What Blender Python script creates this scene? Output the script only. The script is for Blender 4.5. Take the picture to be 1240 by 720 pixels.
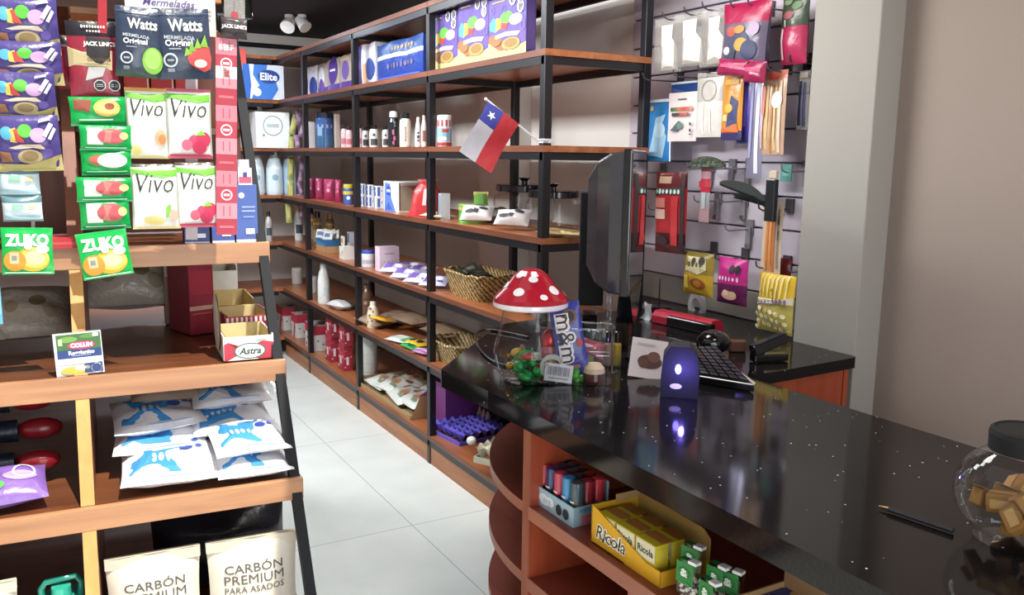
import bpy, bmesh, math, random
from mathutils import Vector, Matrix, Euler
random.seed(7)
sc = bpy.context.scene
for o in list(bpy.data.objects): bpy.data.objects.remove(o)
COL = sc.collection
PI = math.pi

# ------------------------------------------------------------------ camera
CAM_H = 1.55
FPX, YAW, PITCH, ROLL = 1033.6, 0.5221, 0.1621, 0.0136
cF = Vector((math.sin(YAW)*math.cos(PITCH), math.cos(YAW)*math.cos(PITCH), -math.sin(PITCH)))
_r = Vector((math.cos(YAW), -math.sin(YAW), 0)); _u = _r.cross(cF)
cR = math.cos(ROLL)*_r + math.sin(ROLL)*_u
cU = -math.sin(ROLL)*_r + math.cos(ROLL)*_u
cd = bpy.data.cameras.new('camera'); cam = bpy.data.objects.new('camera', cd); COL.objects.link(cam)
cd.sensor_width = 36.0; cd.lens = FPX/1240*36.0; cd.clip_start = .02
cam.matrix_world = Matrix(((cR.x,cU.x,-cF.x,0),(cR.y,cU.y,-cF.y,0),(cR.z,cU.z,-cF.z,CAM_H),(0,0,0,1)))
sc.camera = cam
O0 = Vector((0,0,CAM_H))
# ------------------------------------------------------------------ light
sc.view_settings.view_transform = 'Standard'; sc.view_settings.look = 'None'
sc.view_settings.exposure = 0.0; sc.view_settings.gamma = 1.0
try: sc.view_settings.use_curve_mapping = False
except Exception: pass
wd = bpy.data.worlds.new('world'); sc.world = wd; wd.use_nodes = True
wd.node_tree.nodes['Background'].inputs[0].default_value = (.80,.88,1,1)
wd.node_tree.nodes['Background'].inputs[1].default_value = .7
def light(name, kind, loc, energy, color, rot=(0,0,0), **kw):
    d = bpy.data.lights.new(name, kind); d.energy = energy; d.color = color
    for k,v in kw.items(): setattr(d,k,v)
    o = bpy.data.objects.new(name, d); COL.objects.link(o); o.location = loc; o.rotation_euler = rot
    return o
SUN_DIR = Vector((-.12,.46,-.88)).normalized()
s = light('sun','SUN',(0,0,6),6.5,(1,.95,.86),angle=.012)
s.rotation_euler = SUN_DIR.to_track_quat('-Z','Y').to_euler()
light('aisle_light','AREA',(1.1,3.7,2.46),46,(.93,.97,1),shape='RECTANGLE',size=.35,size_y=2.6)
light('shelf_wall_fill','AREA',(-.2,3.7,2.44),125,(.96,.98,1),rot=(0,-.75,0),shape='RECTANGLE',size=.4,size_y=1.8)  # added fill that brightens the wall behind the shelves; no known lamp
light('back_light','AREA',(.9,6.0,2.46),24,(.80,.89,1),shape='RECTANGLE',size=1.2,size_y=.3)
light('counter_light','AREA',(1.55,2.2,2.46),14,(1,.95,.88),shape='RECTANGLE',size=.5,size_y=.5)
light('shopfront_daylight','AREA',(.7,-1.4,1.0),70,(.95,.97,1),rot=Vector((.28,.95,.06)).to_track_quat('-Z','Z').to_euler(),shape='RECTANGLE',size=2.2,size_y=1.9)
light('warm_wall_fill','AREA',(1.75,.6,2.46),8,(1,.84,.68),shape='RECTANGLE',size=.4,size_y=.4)  # added warm fill in place of light bounced onto the right wall

# ------------------------------------------------------------------ picture helpers
def ray(px,py): return cR*((px-620)/FPX) - cU*((py-360)/FPX) + cF
def at(px,py,ax,v):
    d = ray(px,py); return O0 + d*((v-O0[ax])/d[ax])
def on_plane(px,py,n,c):
    """point of the sight line px,py on the upright plane n.(x,y)=c"""
    d = ray(px,py); return O0 + d*(c/(n[0]*d.x+n[1]*d.y))
def col_at(px,z,n,c):
    """point at height z on the upright plane n.(x,y)=c seen in picture column px"""
    k = (px-620)/FPX; w = cR*FPX/FPX - cF*k
    dz = z-CAM_H
    a,b,e = w.x,w.y,-w.z*dz
    det = a*n[1]-b*n[0]
    return Vector(((e*n[1]-b*c)/det,(a*c-e*n[0])/det,z))
def msize(px,P): return px*((Vector(P)-O0).dot(cF))/FPX

# ------------------------------------------------------------------ materials
def lin(c): return c/12.92 if c<=.04045 else ((c+.055)/1.055)**2.4
def rgb(h):
    h = h.lstrip('#'); return tuple(lin(int(h[i:i+2],16)/255) for i in (0,2,4))+(1,)
_M = {}
def M(key):
    if key in _M: return _M[key]
    base, _, fin = key.partition('/')
    m = bpy.data.materials.new('m_'+base.strip('#')+'_'+(fin or 'plain')); m.use_nodes = True; _M[key] = m
    nt = m.node_tree; b = nt.nodes['Principled BSDF']; N = nt.nodes.new; L = nt.links.new
    if base.startswith('#'):
        c = rgb(base)
        tc = N('ShaderNodeTexCoord'); no = N('ShaderNodeTexNoise'); no.inputs['Scale'].default_value = 35
        L(tc.outputs['Object'],no.inputs['Vector'])
        mx = N('ShaderNodeMix'); mx.data_type='RGBA'
        mx.inputs[6].default_value = tuple(v*.9 for v in c[:3])+(1,); mx.inputs[7].default_value = tuple(min(1,v*1.08) for v in c[:3])+(1,)
        L(no.outputs['Fac'],mx.inputs[0]); L(mx.outputs[2],b.inputs['Base Color'])
        b.inputs['Roughness'].default_value = .55
        if fin in ('film','crinkle'):
            b.inputs['Roughness'].default_value = .28
            n2 = N('ShaderNodeTexNoise'); n2.inputs['Scale'].default_value = 38 if fin=='film' else 60; n2.inputs['Detail'].default_value = 3
            L(tc.outputs['Object'],n2.inputs['Vector'])
            bp = N('ShaderNodeBump'); bp.inputs['Strength'].default_value = .35 if fin=='film' else .8; bp.inputs['Distance'].default_value = .006
            L(n2.outputs['Fac'],bp.inputs['Height']); L(bp.outputs['Normal'],b.inputs['Normal'])
        elif fin=='gloss': b.inputs['Roughness'].default_value = .15; b.inputs['Coat Weight'].default_value=.3
        elif fin=='metal': b.inputs['Metallic'].default_value=1; b.inputs['Roughness'].default_value=.3
        elif fin=='steel': b.inputs['Roughness'].default_value=.35
        elif fin=='foil': b.inputs['Metallic'].default_value=.7; b.inputs['Roughness'].default_value=.25
        elif fin=='soft': b.inputs['Roughness'].default_value=.8
        elif fin=='weave':
            wv = N('ShaderNodeTexWave'); wv.inputs['Scale'].default_value=20; wv.inputs['Distortion'].default_value=3.5; wv.inputs['Detail Scale'].default_value=4; wv.bands_direction='DIAGONAL'
            L(tc.outputs['Object'],wv.inputs['Vector'])
            m2=N('ShaderNodeMix'); m2.data_type='RGBA'; m2.inputs[6].default_value=tuple(v*.16 for v in c[:3])+(1,); m2.inputs[7].default_value=c
            L(wv.outputs['Fac'],m2.inputs[0]); L(m2.outputs[2],b.inputs['Base Color'])
            bp=N('ShaderNodeBump'); bp.inputs['Distance'].default_value=.004; L(wv.outputs['Fac'],bp.inputs['Height']); L(bp.outputs['Normal'],b.inputs['Normal'])
        elif fin=='glow':
            b.inputs['Emission Color'].default_value=c; b.inputs['Emission Strength'].default_value=14
    return m
def clear(key, tint=(1,1,1,1), gloss=.12, rough=.05):
    m = bpy.data.materials.new(key); m.use_nodes=True; nt=m.node_tree; nt.nodes.clear(); N=nt.nodes.new; L=nt.links.new
    out=N('ShaderNodeOutputMaterial'); tr=N('ShaderNodeBsdfTransparent'); tr.inputs[0].default_value=tint
    gl=N('ShaderNodeBsdfGlossy'); gl.inputs['Roughness'].default_value=rough
    fr=N('ShaderNodeLayerWeight'); pw=N('ShaderNodeMath'); pw.operation='POWER'; pw.inputs[1].default_value=3.2; ms=N('ShaderNodeMath'); ms.operation='MULTIPLY'; ms.inputs[1].default_value=.85
    L(fr.outputs['Facing'],pw.inputs[0]); L(pw.outputs[0],ms.inputs[0])
    tc=N('ShaderNodeTexCoord'); no=N('ShaderNodeTexNoise'); no.inputs['Scale'].default_value=14
    L(tc.outputs['Object'],no.inputs['Vector'])
    bp=N('ShaderNodeBump'); bp.inputs['Strength'].default_value=.5 if rough>.1 else .05; bp.inputs['Distance'].default_value=.02
    L(no.outputs['Fac'],bp.inputs['Height']); L(bp.outputs['Normal'],gl.inputs['Normal'])
    ad=N('ShaderNodeMath'); ad.operation='ADD'; ad.inputs[1].default_value=gloss; ad.use_clamp=True
    L(ms.outputs[0],ad.inputs[0]); mx=N('ShaderNodeMixShader'); L(ad.outputs[0],mx.inputs[0]); L(tr.outputs[0],mx.inputs[1]); L(gl.outputs[0],mx.inputs[2]); L(mx.outputs[0],out.inputs[0])
    _M[key]=m; return m
clear('glass',(.95,.96,.96,1),.03); clear('plastic',(.93,.94,.95,1),.10,.12); clear('bagfilm',(.86,.86,.85,1),.16,.22)
def milky(key,c,a):
    """cloudy film: part see-through, part white scatter"""
    m = bpy.data.materials.new(key); m.use_nodes=True; nt=m.node_tree; b=nt.nodes['Principled BSDF']
    no=nt.nodes.new('ShaderNodeTexNoise'); no.inputs['Scale'].default_value=30
    bp=nt.nodes.new('ShaderNodeBump'); bp.inputs['Distance'].default_value=.005; nt.links.new(no.outputs['Fac'],bp.inputs['Height']); nt.links.new(bp.outputs['Normal'],b.inputs['Normal'])
    b.inputs['Base Color'].default_value=rgb(c); b.inputs['Alpha'].default_value=a; b.inputs['Roughness'].default_value=.2
    _M[key]=m
milky('cloudy','#d6d3cd',.35); milky('haze_grey','#a5a09a',.45)
def wood(key,c1,c2,scale=(2,22,22),rough=.42,coat=0):
    m=bpy.data.materials.new(key); m.use_nodes=True; nt=m.node_tree; b=nt.nodes['Principled BSDF']; N=nt.nodes.new; L=nt.links.new
    tc=N('ShaderNodeTexCoord'); mp=N('ShaderNodeMapping'); mp.inputs['Scale'].default_value=scale
    n1=N('ShaderNodeTexNoise'); n1.inputs['Scale'].default_value=1.6; n1.inputs['Detail'].default_value=6; n1.inputs['Distortion'].default_value=.6
    L(tc.outputs['Object'],mp.inputs[0]); L(mp.outputs[0],n1.inputs['Vector'])
    cr=N('ShaderNodeValToRGB'); cr.color_ramp.elements[0].position=.3; cr.color_ramp.elements[1].position=.72
    cr.color_ramp.elements[0].color=rgb(c1); cr.color_ramp.elements[1].color=rgb(c2)
    L(n1.outputs['Fac'],cr.inputs[0]); L(cr.outputs[0],b.inputs['Base Color'])
    b.inputs['Roughness'].default_value=rough; b.inputs['Coat Weight'].default_value=coat
    _M[key]=m
wood('shelfwood','#5e3424','#7c4831',(14,1.5,14))
wood('shelftop','#8a4d2d','#b06e43',(14,1.5,14),.33,.15)
wood('plinthwood','#8b5634','#ad7347',(14,1.5,14))
wood('fascia','#9a6c4c','#bb8a63',(1.5,14,14))
wood('fasciadark','#a9693f','#c98a58',(1.5,14,14))
wood('rackboard','#52301f','#754529',(1.5,14,14),.35,.15)
wood('stripwood','#b98448','#cf9a5a',(14,14,1.5))
wood('brownwood','#70402f','#8a543c',(14,14,1.5))
wood('cabwood','#70301f','#8c4230',(10,1.2,10),.4,.1)
wood('cabedge','#8e5642','#a4684f',(10,1.2,10),.45)
wood('cabside','#8a4a34','#9c5a42',(10,10,1.2),.45)
wood('redwood','#8c3a22','#a04a2c',(10,10,1.2),.4,.1)
def stone():
    m=bpy.data.materials.new('stone'); m.use_nodes=True; nt=m.node_tree; b=nt.nodes['Principled BSDF']; N=nt.nodes.new; L=nt.links.new
    tc=N('ShaderNodeTexCoord'); v=N('ShaderNodeTexVoronoi'); v.inputs['Scale'].default_value=75; L(tc.outputs['Object'],v.inputs['Vector'])
    lt=N('ShaderNodeMath'); lt.operation='LESS_THAN'; lt.inputs[1].default_value=.14; L(v.outputs['Distance'],lt.inputs[0])
    sp=N('ShaderNodeSeparateColor'); L(v.outputs['Color'],sp.inputs[0])
    gt=N('ShaderNodeMath'); gt.operation='GREATER_THAN'; gt.inputs[1].default_value=.90; L(sp.outputs[0],gt.inputs[0])
    mu=N('ShaderNodeMath'); mu.operation='MULTIPLY'; L(lt.outputs[0],mu.inputs[0]); L(gt.outputs[0],mu.inputs[1])
    n=N('ShaderNodeTexNoise'); n.inputs['Scale'].default_value=160; L(tc.outputs['Object'],n.inputs['Vector'])
    cr=N('ShaderNodeValToRGB'); cr.color_ramp.elements[0].color=(.004,.0035,.004,1); cr.color_ramp.elements[1].color=(.013,.011,.012,1); L(n.outputs['Fac'],cr.inputs[0])
    mx=N('ShaderNodeMix'); mx.data_type='RGBA'; mx.inputs[7].default_value=(.75,.75,.7,1); L(mu.outputs[0],mx.inputs[0]); L(cr.outputs[0],mx.inputs[6]); L(mx.outputs[2],b.inputs['Base Color'])
    b.inputs['Roughness'].default_value=.09; b.inputs['Specular IOR Level'].default_value=.2
    _M['stone']=m
stone()
def plaster(key,c,bump=.25,scale=220):
    m=bpy.data.materials.new(key); m.use_nodes=True; nt=m.node_tree; b=nt.nodes['Principled BSDF']; N=nt.nodes.new; L=nt.links.new
    tc=N('ShaderNodeTexCoord'); n=N('ShaderNodeTexNoise'); n.inputs['Scale'].default_value=scale; L(tc.outputs['Object'],n.inputs['Vector'])
    n2=N('ShaderNodeTexNoise'); n2.inputs['Scale'].default_value=1.3; L(tc.outputs['Object'],n2.inputs['Vector'])
    c0=rgb(c); mx=N('ShaderNodeMix'); mx.data_type='RGBA'; mx.inputs[6].default_value=tuple(v*.92 for v in c0[:3])+(1,); mx.inputs[7].default_value=c0
    L(n2.outputs['Fac'],mx.inputs[0]); L(mx.outputs[2],b.inputs['Base Color'])
    bp=N('ShaderNodeBump'); bp.inputs['Strength'].default_value=bump; bp.inputs['Distance'].default_value=.002; L(n.outputs['Fac'],bp.inputs['Height']); L(bp.outputs['Normal'],b.inputs['Normal'])
    b.inputs['Roughness'].default_value=.8; _M[key]=m
plaster('wallpaint','#92847a'); plaster('wallback','#eae4dd'); plaster('pillarpaint','#98948d'); plaster('black_ceiling','#1d1b20',.1,60); plaster('slat','#c6bdc8',.05,300)
def tiles():
    m=bpy.data.materials.new('tiles'); m.use_nodes=True; nt=m.node_tree; b=nt.nodes['Principled BSDF']; N=nt.nodes.new; L=nt.links.new
    tc=N('ShaderNodeTexCoord'); mp=N('ShaderNodeMapping'); mp.inputs['Location'].default_value=(-.155,.42,0); br=N('ShaderNodeTexBrick'); br.offset=0; br.inputs['Scale'].default_value=1; br.inputs['Brick Width'].default_value=1.2; br.inputs['Row Height'].default_value=1.2; br.inputs['Mortar Size'].default_value=.0022
    L(tc.outputs['Object'],mp.inputs[0]); L(mp.outputs[0],br.inputs['Vector'])
    n=N('ShaderNodeTexNoise'); n.inputs['Scale'].default_value=4; n.inputs['Detail'].default_value=6; L(tc.outputs['Object'],n.inputs['Vector'])
    cr=N('ShaderNodeValToRGB'); cr.color_ramp.elements[0].color=rgb('#cdd2cd'); cr.color_ramp.elements[1].color=rgb('#e6e9e4'); L(n.outputs['Fac'],cr.inputs[0])
    L(cr.outputs[0],br.inputs['Color1']); L(cr.outputs[0],br.inputs['Color2']); br.inputs['Mortar'].default_value=rgb('#a8aca8'); L(br.outputs['Color'],b.inputs['Base Color'])
    b.inputs['Roughness'].default_value=.22; _M['tiles']=m
tiles()

# ------------------------------------------------------------------ mesh builder
_text = {}
def text_mesh(s, bold=0, shear=0):
    k=(s,bold,shear)
    if k in _text: return _text[k]
    c=bpy.data.curves.new('txt','FONT'); c.body=s; c.resolution_u=2; c.offset=bold; c.shear=shear; c.align_x='CENTER'
    o=bpy.data.objects.new('txt',c); COL.objects.link(o)
    dg=bpy.context.evaluated_depsgraph_get(); me=o.evaluated_get(dg).to_mesh()
    vs=[v.co.copy() for v in me.vertices]; fs=[tuple(p.vertices) for p in me.polygons]
    o.evaluated_get(dg).to_mesh_clear(); bpy.data.objects.remove(o); bpy.data.curves.remove(c)
    if vs:
        x0=min(v.x for v in vs);x1=max(v.x for v in vs);y0=min(v.y for v in vs);y1=max(v.y for v in vs)
        vs=[((v.x-(x0+x1)/2)/(x1-x0),(v.y-(y0+y1)/2)/(x1-x0)) for v in vs]
    _text[k]=(vs,fs); return _text[k]
class MB:
    def __init__(s): s.v=[];s.f=[];s.m=[];s.sm=[];s.mats=[];s.layer=0
    def mi(s,k):
        if k not in s.mats: s.mats.append(k)
        return s.mats.index(k)
    def add(s,vs,fs,k,smooth=False,T=None):
        b=len(s.v)
        s.v += [tuple(T@Vector(p)) if T else tuple(p) for p in vs]
        i=s.mi(k)
        for f in fs: s.f.append(tuple(a+b for a in f)); s.m.append(i); s.sm.append(smooth)
        return s
    def box(s,c,d,k,T=None,taper=1.0):
        x,y,z=c;a,b,h=d[0]/2,d[1]/2,d[2]/2;t=taper
        vs=[(x-a,y-b,z-h),(x+a,y-b,z-h),(x+a,y+b,z-h),(x-a,y+b,z-h),(x-a*t,y-b*t,z+h),(x+a*t,y-b*t,z+h),(x+a*t,y+b*t,z+h),(x-a*t,y+b*t,z+h)]
        return s.add(vs,[(0,3,2,1),(4,5,6,7),(0,1,5,4),(1,2,6,5),(2,3,7,6),(3,0,4,7)],k,False,T)
    def bar(s,p,q,w,h,k,up=(0,0,1)):
        p=Vector(p);q=Vector(q);d=(q-p).normalized();u=Vector(up)
        if abs(d.dot(u))>.98: u=Vector((0,1,0))
        a=d.cross(u).normalized();b=a.cross(d).normalized()
        vs=[e+a*i*w/2+b*j*h/2 for e in (p,q) for i,j in ((-1,-1),(1,-1),(1,1),(-1,1))]
        return s.add(vs,[(0,1,2,3),(7,6,5,4),(0,4,5,1),(1,5,6,2),(2,6,7,3),(3,7,4,0)],k)
    def cyl(s,p,q,r0,r1,k,n=16,caps=True):
        p=Vector(p);q=Vector(q);d=(q-p).normalized();u=Vector((0,0,1)) if abs(d.z)<.9 else Vector((1,0,0))
        a=d.cross(u).normalized();b=d.cross(a)
        vs=[e+(a*math.cos(t)+b*math.sin(t))*r for e,r in ((p,r0),(q,r1)) for t in [2*PI*i/n for i in range(n)]]
        s.add(vs,[(i,(i+1)%n,n+(i+1)%n,n+i) for i in range(n)],k,True)
        if caps: s.add(vs,[tuple(range(n))[::-1],tuple(range(n,2*n))],k)
        return s
    def tube(s,pts,r,k,n=8):
        pts=[Vector(p) for p in pts]; vs=[];m=len(pts)
        a=None
        for i,p in enumerate(pts):
            d=(pts[min(i+1,m-1)]-pts[max(i-1,0)]).normalized()
            if a is None:
                u=Vector((0,0,1)) if abs(d.z)<.9 else Vector((1,0,0)); a=d.cross(u).normalized()
            else: a=(a-d*a.dot(d)).normalized()
            b=d.cross(a); vs+=[p+(a*math.cos(2*PI*j/n)+b*math.sin(2*PI*j/n))*r for j in range(n)]
        s.add(vs,[(i*n+j,i*n+(j+1)%n,(i+1)*n+(j+1)%n,(i+1)*n+j) for i in range(m-1) for j in range(n)],k,True)
        return s.add(vs,[tuple(range(n))[::-1],tuple(range((m-1)*n,m*n))],k)
    def lathe(s,prof,k,n=28,c=(0,0,0),T=None,sx=1,sy=1):
        """prof: list of (r,z[,mat])"""
        vs=[];m=len(prof)
        for p in prof:
            for j in range(n):
                t=2*PI*j/n; vs.append((c[0]+p[0]*math.cos(t)*sx,c[1]+p[0]*math.sin(t)*sy,c[2]+p[1]))
        for i in range(m-1):
            kk=prof[i][2] if len(prof[i])>2 else k
            s.add(vs[i*n:(i+2)*n],[(j,(j+1)%n,n+(j+1)%n,n+j) for j in range(n)],kk,True,T)
        return s
    def prism(s,poly,z0,z1,k,T=None,side=None):
        n=len(poly); vs=[(p[0],p[1],z0) for p in poly]+[(p[0],p[1],z1) for p in poly]
        s.add(vs,[tuple(range(n))[::-1],tuple(range(n,2*n))],k,False,T)
        return s.add(vs,[(i,(i+1)%n,n+(i+1)%n,n+i) for i in range(n)],side or k,False,T)
    def sph(s,c,r,k,n=14,T=None):
        rx,ry,rz=(r,r,r) if not hasattr(r,'__len__') else r
        m=n//2; vs=[(c[0]+rx*math.sin(PI*i/m)*math.cos(2*PI*j/n),c[1]+ry*math.sin(PI*i/m)*math.sin(2*PI*j/n),c[2]+rz*math.cos(PI*i/m)) for i in range(m+1) for j in range(n)]
        return s.add(vs,[(i*n+j,(i+1)*n+j,(i+1)*n+(j+1)%n,i*n+(j+1)%n) for i in range(m) for j in range(n)],k,True,T)
    def grid(s,fn,nu,nv,k,mf=None,smooth=True):
        vs=[fn(i/nu,j/nv) for j in range(nv+1) for i in range(nu+1)]; w=nu+1
        by={}
        for j in range(nv):
            for i in range(nu):
                kk=mf((i+.5)/nu,(j+.5)/nv) if mf else k
                by.setdefault(kk,[]).append((j*w+i,j*w+i+1,(j+1)*w+i+1,(j+1)*w+i))
        b=len(s.v); s.v+=[tuple(p) for p in vs]
        for kk,fs in by.items():
            i=s.mi(kk)
            for f in fs: s.f.append(tuple(a+b for a in f)); s.m.append(i); s.sm.append(smooth)
        return s
    # printed marks laid on a surface: mp(x,y,off) with x in -.5...5 of the width, y in 0..1 of the height
    def marks(s,mp,asp,items,off=.0009,step=.0003):
        """asp = width/height"""
        for it in items:
            s.layer+=1; o=off+step*min(s.layer,14); t=it[0]
            if t=='r':
                _,x,y,w,h,k=it; n=5
                s.grid(lambda a,b:mp(x+(a-.5)*w,y+(b-.5)*h,o),n,n,k,None,False)
            elif t in 'eo':
                _,x,y,rx,k=it[:5]; ry=it[5] if len(it)>5 else rx*asp; n=8 if t=='o' else 20; ph=PI/8 if t=='o' else 0
                s.fan([(x+rx*math.cos(2*PI*i/n+ph),y+ry*math.sin(2*PI*i/n+ph)) for i in range(n)],(x,y),mp,o,k)
            elif t=='p':
                P=it[1]; s.fan(P,(sum(p[0] for p in P)/len(P),sum(p[1] for p in P)/len(P)),mp,o,it[2])
            elif t=='ring':
                _,x,y,r,k=it[:5]; n=16; w=it[5] if len(it)>5 else .2
                vs=[mp(x+r*q*math.cos(2*PI*i/n),y+r*q*asp*math.sin(2*PI*i/n),o) for q in (1,1-w) for i in range(n)]
                s.add(vs,[(i,(i+1)%n,n+(i+1)%n,n+i) for i in range(n)],k)
            elif t=='sq':   # a word too small to read: a row of soft blots
                _,x,y,w,h,k=it[:6]; rn=random.Random(int(1000*(x+2*y+3*w))); n=max(3,int(w/h*asp*1.3)) if len(it)<7 else it[6]
                cw=w/n
                for i in range(n):
                    cx=x-w/2+cw*(i+.5); hh=h*rn.uniform(.7,1); ww=cw*rn.uniform(.55,.85)
                    s.fan([(cx+ww*.5*math.cos(j*PI/6),y+hh*.5*math.sin(j*PI/6)) for j in range(12)],(cx,y),mp,o,k,2)
            elif t=='t':
                _,tx,x,y,w,k=it[:6]; op=it[6] if len(it)>6 else {}
                vs,fs=text_mesh(tx,op.get('b',.015),op.get('s',0)); ca,sa=math.cos(op.get('r',0)),math.sin(op.get('r',0)); st=op.get('h',1)
                pts=[((a*ca-b*st*sa)*w,(a*sa+b*st*ca)*w*asp) for a,b in vs]
                s.add([mp(x+a,y+b,o) for a,b in pts],fs,k)
        return s
    def fan(s,P,c,mp,o,k,R=4):
        n=len(P); vs=[mp(c[0],c[1],o)]
        for q in range(1,R+1): vs+=[mp(c[0]+(p[0]-c[0])*q/R,c[1]+(p[1]-c[1])*q/R,o) for p in P]
        fs=[(0,1+i,1+(i+1)%n) for i in range(n)]+[(1+q*n+i,1+(q+1)*n+i,1+(q+1)*n+(i+1)%n,1+q*n+(i+1)%n) for q in range(R-1) for i in range(n)]
        s.add(vs,fs,k)
    def build(s,name,parent=None,bevel=0,loc=None,rot=None):
        me=bpy.data.meshes.new(name); me.from_pydata(s.v,[],s.f)
        for k in s.mats: me.materials.append(M(k))
        me.polygons.foreach_set('material_index',s.m); me.polygons.foreach_set('use_smooth',s.sm); me.update()
        o=bpy.data.objects.new(name,me); COL.objects.link(o)
        if parent: o.parent=parent
        if loc is not None: o.location=loc
        if rot is not None: o.rotation_euler=rot
        if bevel:
            b=o.modifiers.new('bevel','BEVEL'); b.width=bevel; b.segments=2; b.limit_method='ANGLE'; b.angle_limit=.7
        return o
def tag(o,label,cat,group=None,kind=None):
    o['label']=label; o['category']=cat
    if group: o['group']=group
    if kind: o['kind']=kind
    return o
def struct(o): o['kind']='structure'; return o
def thing(name,label,cat,loc,rz=0,group=None):
    o=bpy.data.objects.new(name,None); COL.objects.link(o); o.location=loc; o.empty_display_size=.05
    o.rotation_euler=(0,0,rz) if not hasattr(rz,'__len__') else rz
    return tag(o,label,cat,group)
def copy_thing(o,loc,rz,label=None):
    c=o.copy(); COL.objects.link(c); c.location=loc; c.rotation_euler=(0,0,rz) if not hasattr(rz,'__len__') else rz
    if label: c['label']=label
    for ch in [x for x in bpy.data.objects if x.parent==o]:
        d=ch.copy(); COL.objects.link(d); d.parent=c
        for g in [x for x in bpy.data.objects if x.parent==ch]:
            e=g.copy(); COL.objects.link(e); e.parent=d
    return c
# ------------------------------------------------------------------ packaging shapes
def flat_map(o,u,v,n):
    o,u,v,n=Vector(o),Vector(u),Vector(v),Vector(n).normalized()
    return lambda x,y,off:o+u*x+v*y+n*off
def carton_mb(w,d,h,k,front=(),side=(),top=(),taper=1,topk=None,sidek=None,sidel=()):
    b=MB(); b.box((0,0,h/2),(w,d,h),k,None,taper)
    if topk: b.marks(flat_map((0,0,h),(w,0,0),(0,d,0),(0,0,1)),w/d,[('r',0,0,1,1,topk)],.0004)
    if sidek:
        for sx in (1,-1): b.marks(flat_map((sx*w/2,0,0),(0,sx*d,0),(0,0,h),(sx,0,0)),d/h,[('r',0,.5,1,1,sidek)],.0002)
    b.layer=0; b.marks(flat_map((0,-d/2,0),(w,0,0),(0,0,h),(0,-1,0)),w/h,front,.0005)
    b.layer=0; b.marks(flat_map((w/2,0,0),(0,d,0),(0,0,h),(1,0,0)),d/h,side,.0005)
    b.layer=0; b.marks(flat_map((-w/2,0,0),(0,-d,0),(0,0,h),(-1,0,0)),d/h,sidel,.0005)
    b.layer=0; b.marks(flat_map((0,0,h),(w,0,0),(0,d,0),(0,0,1)),w/d,[(a[0],)+a[1:] for a in top],.0007)
    return b
def carton(name,label,cat,loc,rz,w,d,h,k,group=None,**kw):
    o=carton_mb(w,d,h,k,**kw).build(name); o.location=loc; o.rotation_euler=(0,0,rz) if not hasattr(rz,'__len__') else rz
    return tag(o,label,cat,group)
def pouch_mb(w,h,t,bands,marks=(),stand=False,seed=0,crimp=.05,nu=14,nv=20,back=None,wr=1.0,pin=.03):
    """hung or standing film bag; front faces -y; bands: [(v_to,mat),...] from the bottom up"""
    rnd=random.Random(seed); ph=[rnd.uniform(0,6) for _ in range(6)]
    def dep(u,v):
        U=2*u-1; V=2*v-1
        if stand: prof=max(0,(1-v))**.55*min(1,1) if v>.02 else 1
        else: prof=max(0,1-abs(V)**2.6)**.7
        e=max(0,1-abs(U)**2.4)**.6
        if not stand and (v<crimp or v>1-crimp): e*=.25
        if stand and v>1-crimp: e*=.25
        wv=.10*math.sin(9*u+5*v+ph[0])*math.sin(7*v-3*u+ph[1])+.06*math.sin(17*v+4*u+ph[2])
        return max(.0004,t/2*prof*e*(1+wr*wv))+wr*.012*w*math.sin(6*v+3*u+ph[3])*0
    def xs(u,v):
        V=2*v-1
        return (u-.5)*w*(1-pin*(1-V*V))
    def bend(u,v): return wr*.02*w*math.sin(4*u+ph[3])*math.sin(3*v+ph[4])
    def fr(u,v): return (xs(u,v),-dep(u,v)+bend(u,v),v*h)
    def bk(u,v): return (xs(1-u,v),dep(1-u,v)+bend(1-u,v),v*h)
    b=MB()
    def mf(u,v):
        for vt,k in bands:
            if v<=vt: return k
        return bands[-1][1]
    b.grid(fr,nu,nv,bands[0][1],mf); b.grid(bk,nu,nv,bands[0][1],(lambda u,v:back) if back else mf)
    if stand:
        b.grid(lambda u,v:(xs(u,0),-dep(u,0)+bend(u,0)+2*dep(u,0)*v,0),nu,2,bands[0][1])
    def mp(x,y,off): p=fr(x+.5,y); return (p[0],p[1]-off,p[2])
    b.marks(mp,w/h,marks,.0016,.0005)
    return b
def pouch(name,label,cat,loc,rot,w,h,t,bands,marks=(),group=None,**kw):
    if isinstance(bands,str): bands=[(1,bands)]
    o=pouch_mb(w,h,t,bands,marks,**kw).build(name); o.location=loc
    o.rotation_euler=(0,0,rot) if not hasattr(rot,'__len__') else rot
    return tag(o,label,cat,group)
def bottle(name,label,cat,loc,prof,k,cap,group=None,marks=(),rz=0,sx=1,sy=1,n=22):
    """prof body (r,z); cap (prof,mat)"""
    t=thing(name,label,cat,loc,rz,group)
    b=MB(); b.lathe([(0.0001,0)]+list(prof),k,n,sx=sx,sy=sy)
    if marks:
        def rad(z):
            for (r0,z0,*_),(r1,z1,*_) in zip(prof,prof[1:]):
                if z0<=z<=z1 and z1>z0: return r0+(r1-r0)*(z-z0)/(z1-z0)
            return prof[0][0]
        H=prof[-1][1]; W=2*PI*max(p[0] for p in prof)/2
        def mp(x,y,off):
            z=y*H; a=x*PI-PI/2; r=rad(z)+off
            return (r*math.cos(a)*sx,r*math.sin(a)*sy,z)
        b.marks(mp,W/H,marks,.0008)
    b.build('body',t)
    if cap: MB().lathe(list(cap[0])+[(0.0001,cap[0][-1][1])],cap[1],n,sx=sx,sy=sy).build('cap',t)
    return t
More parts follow.
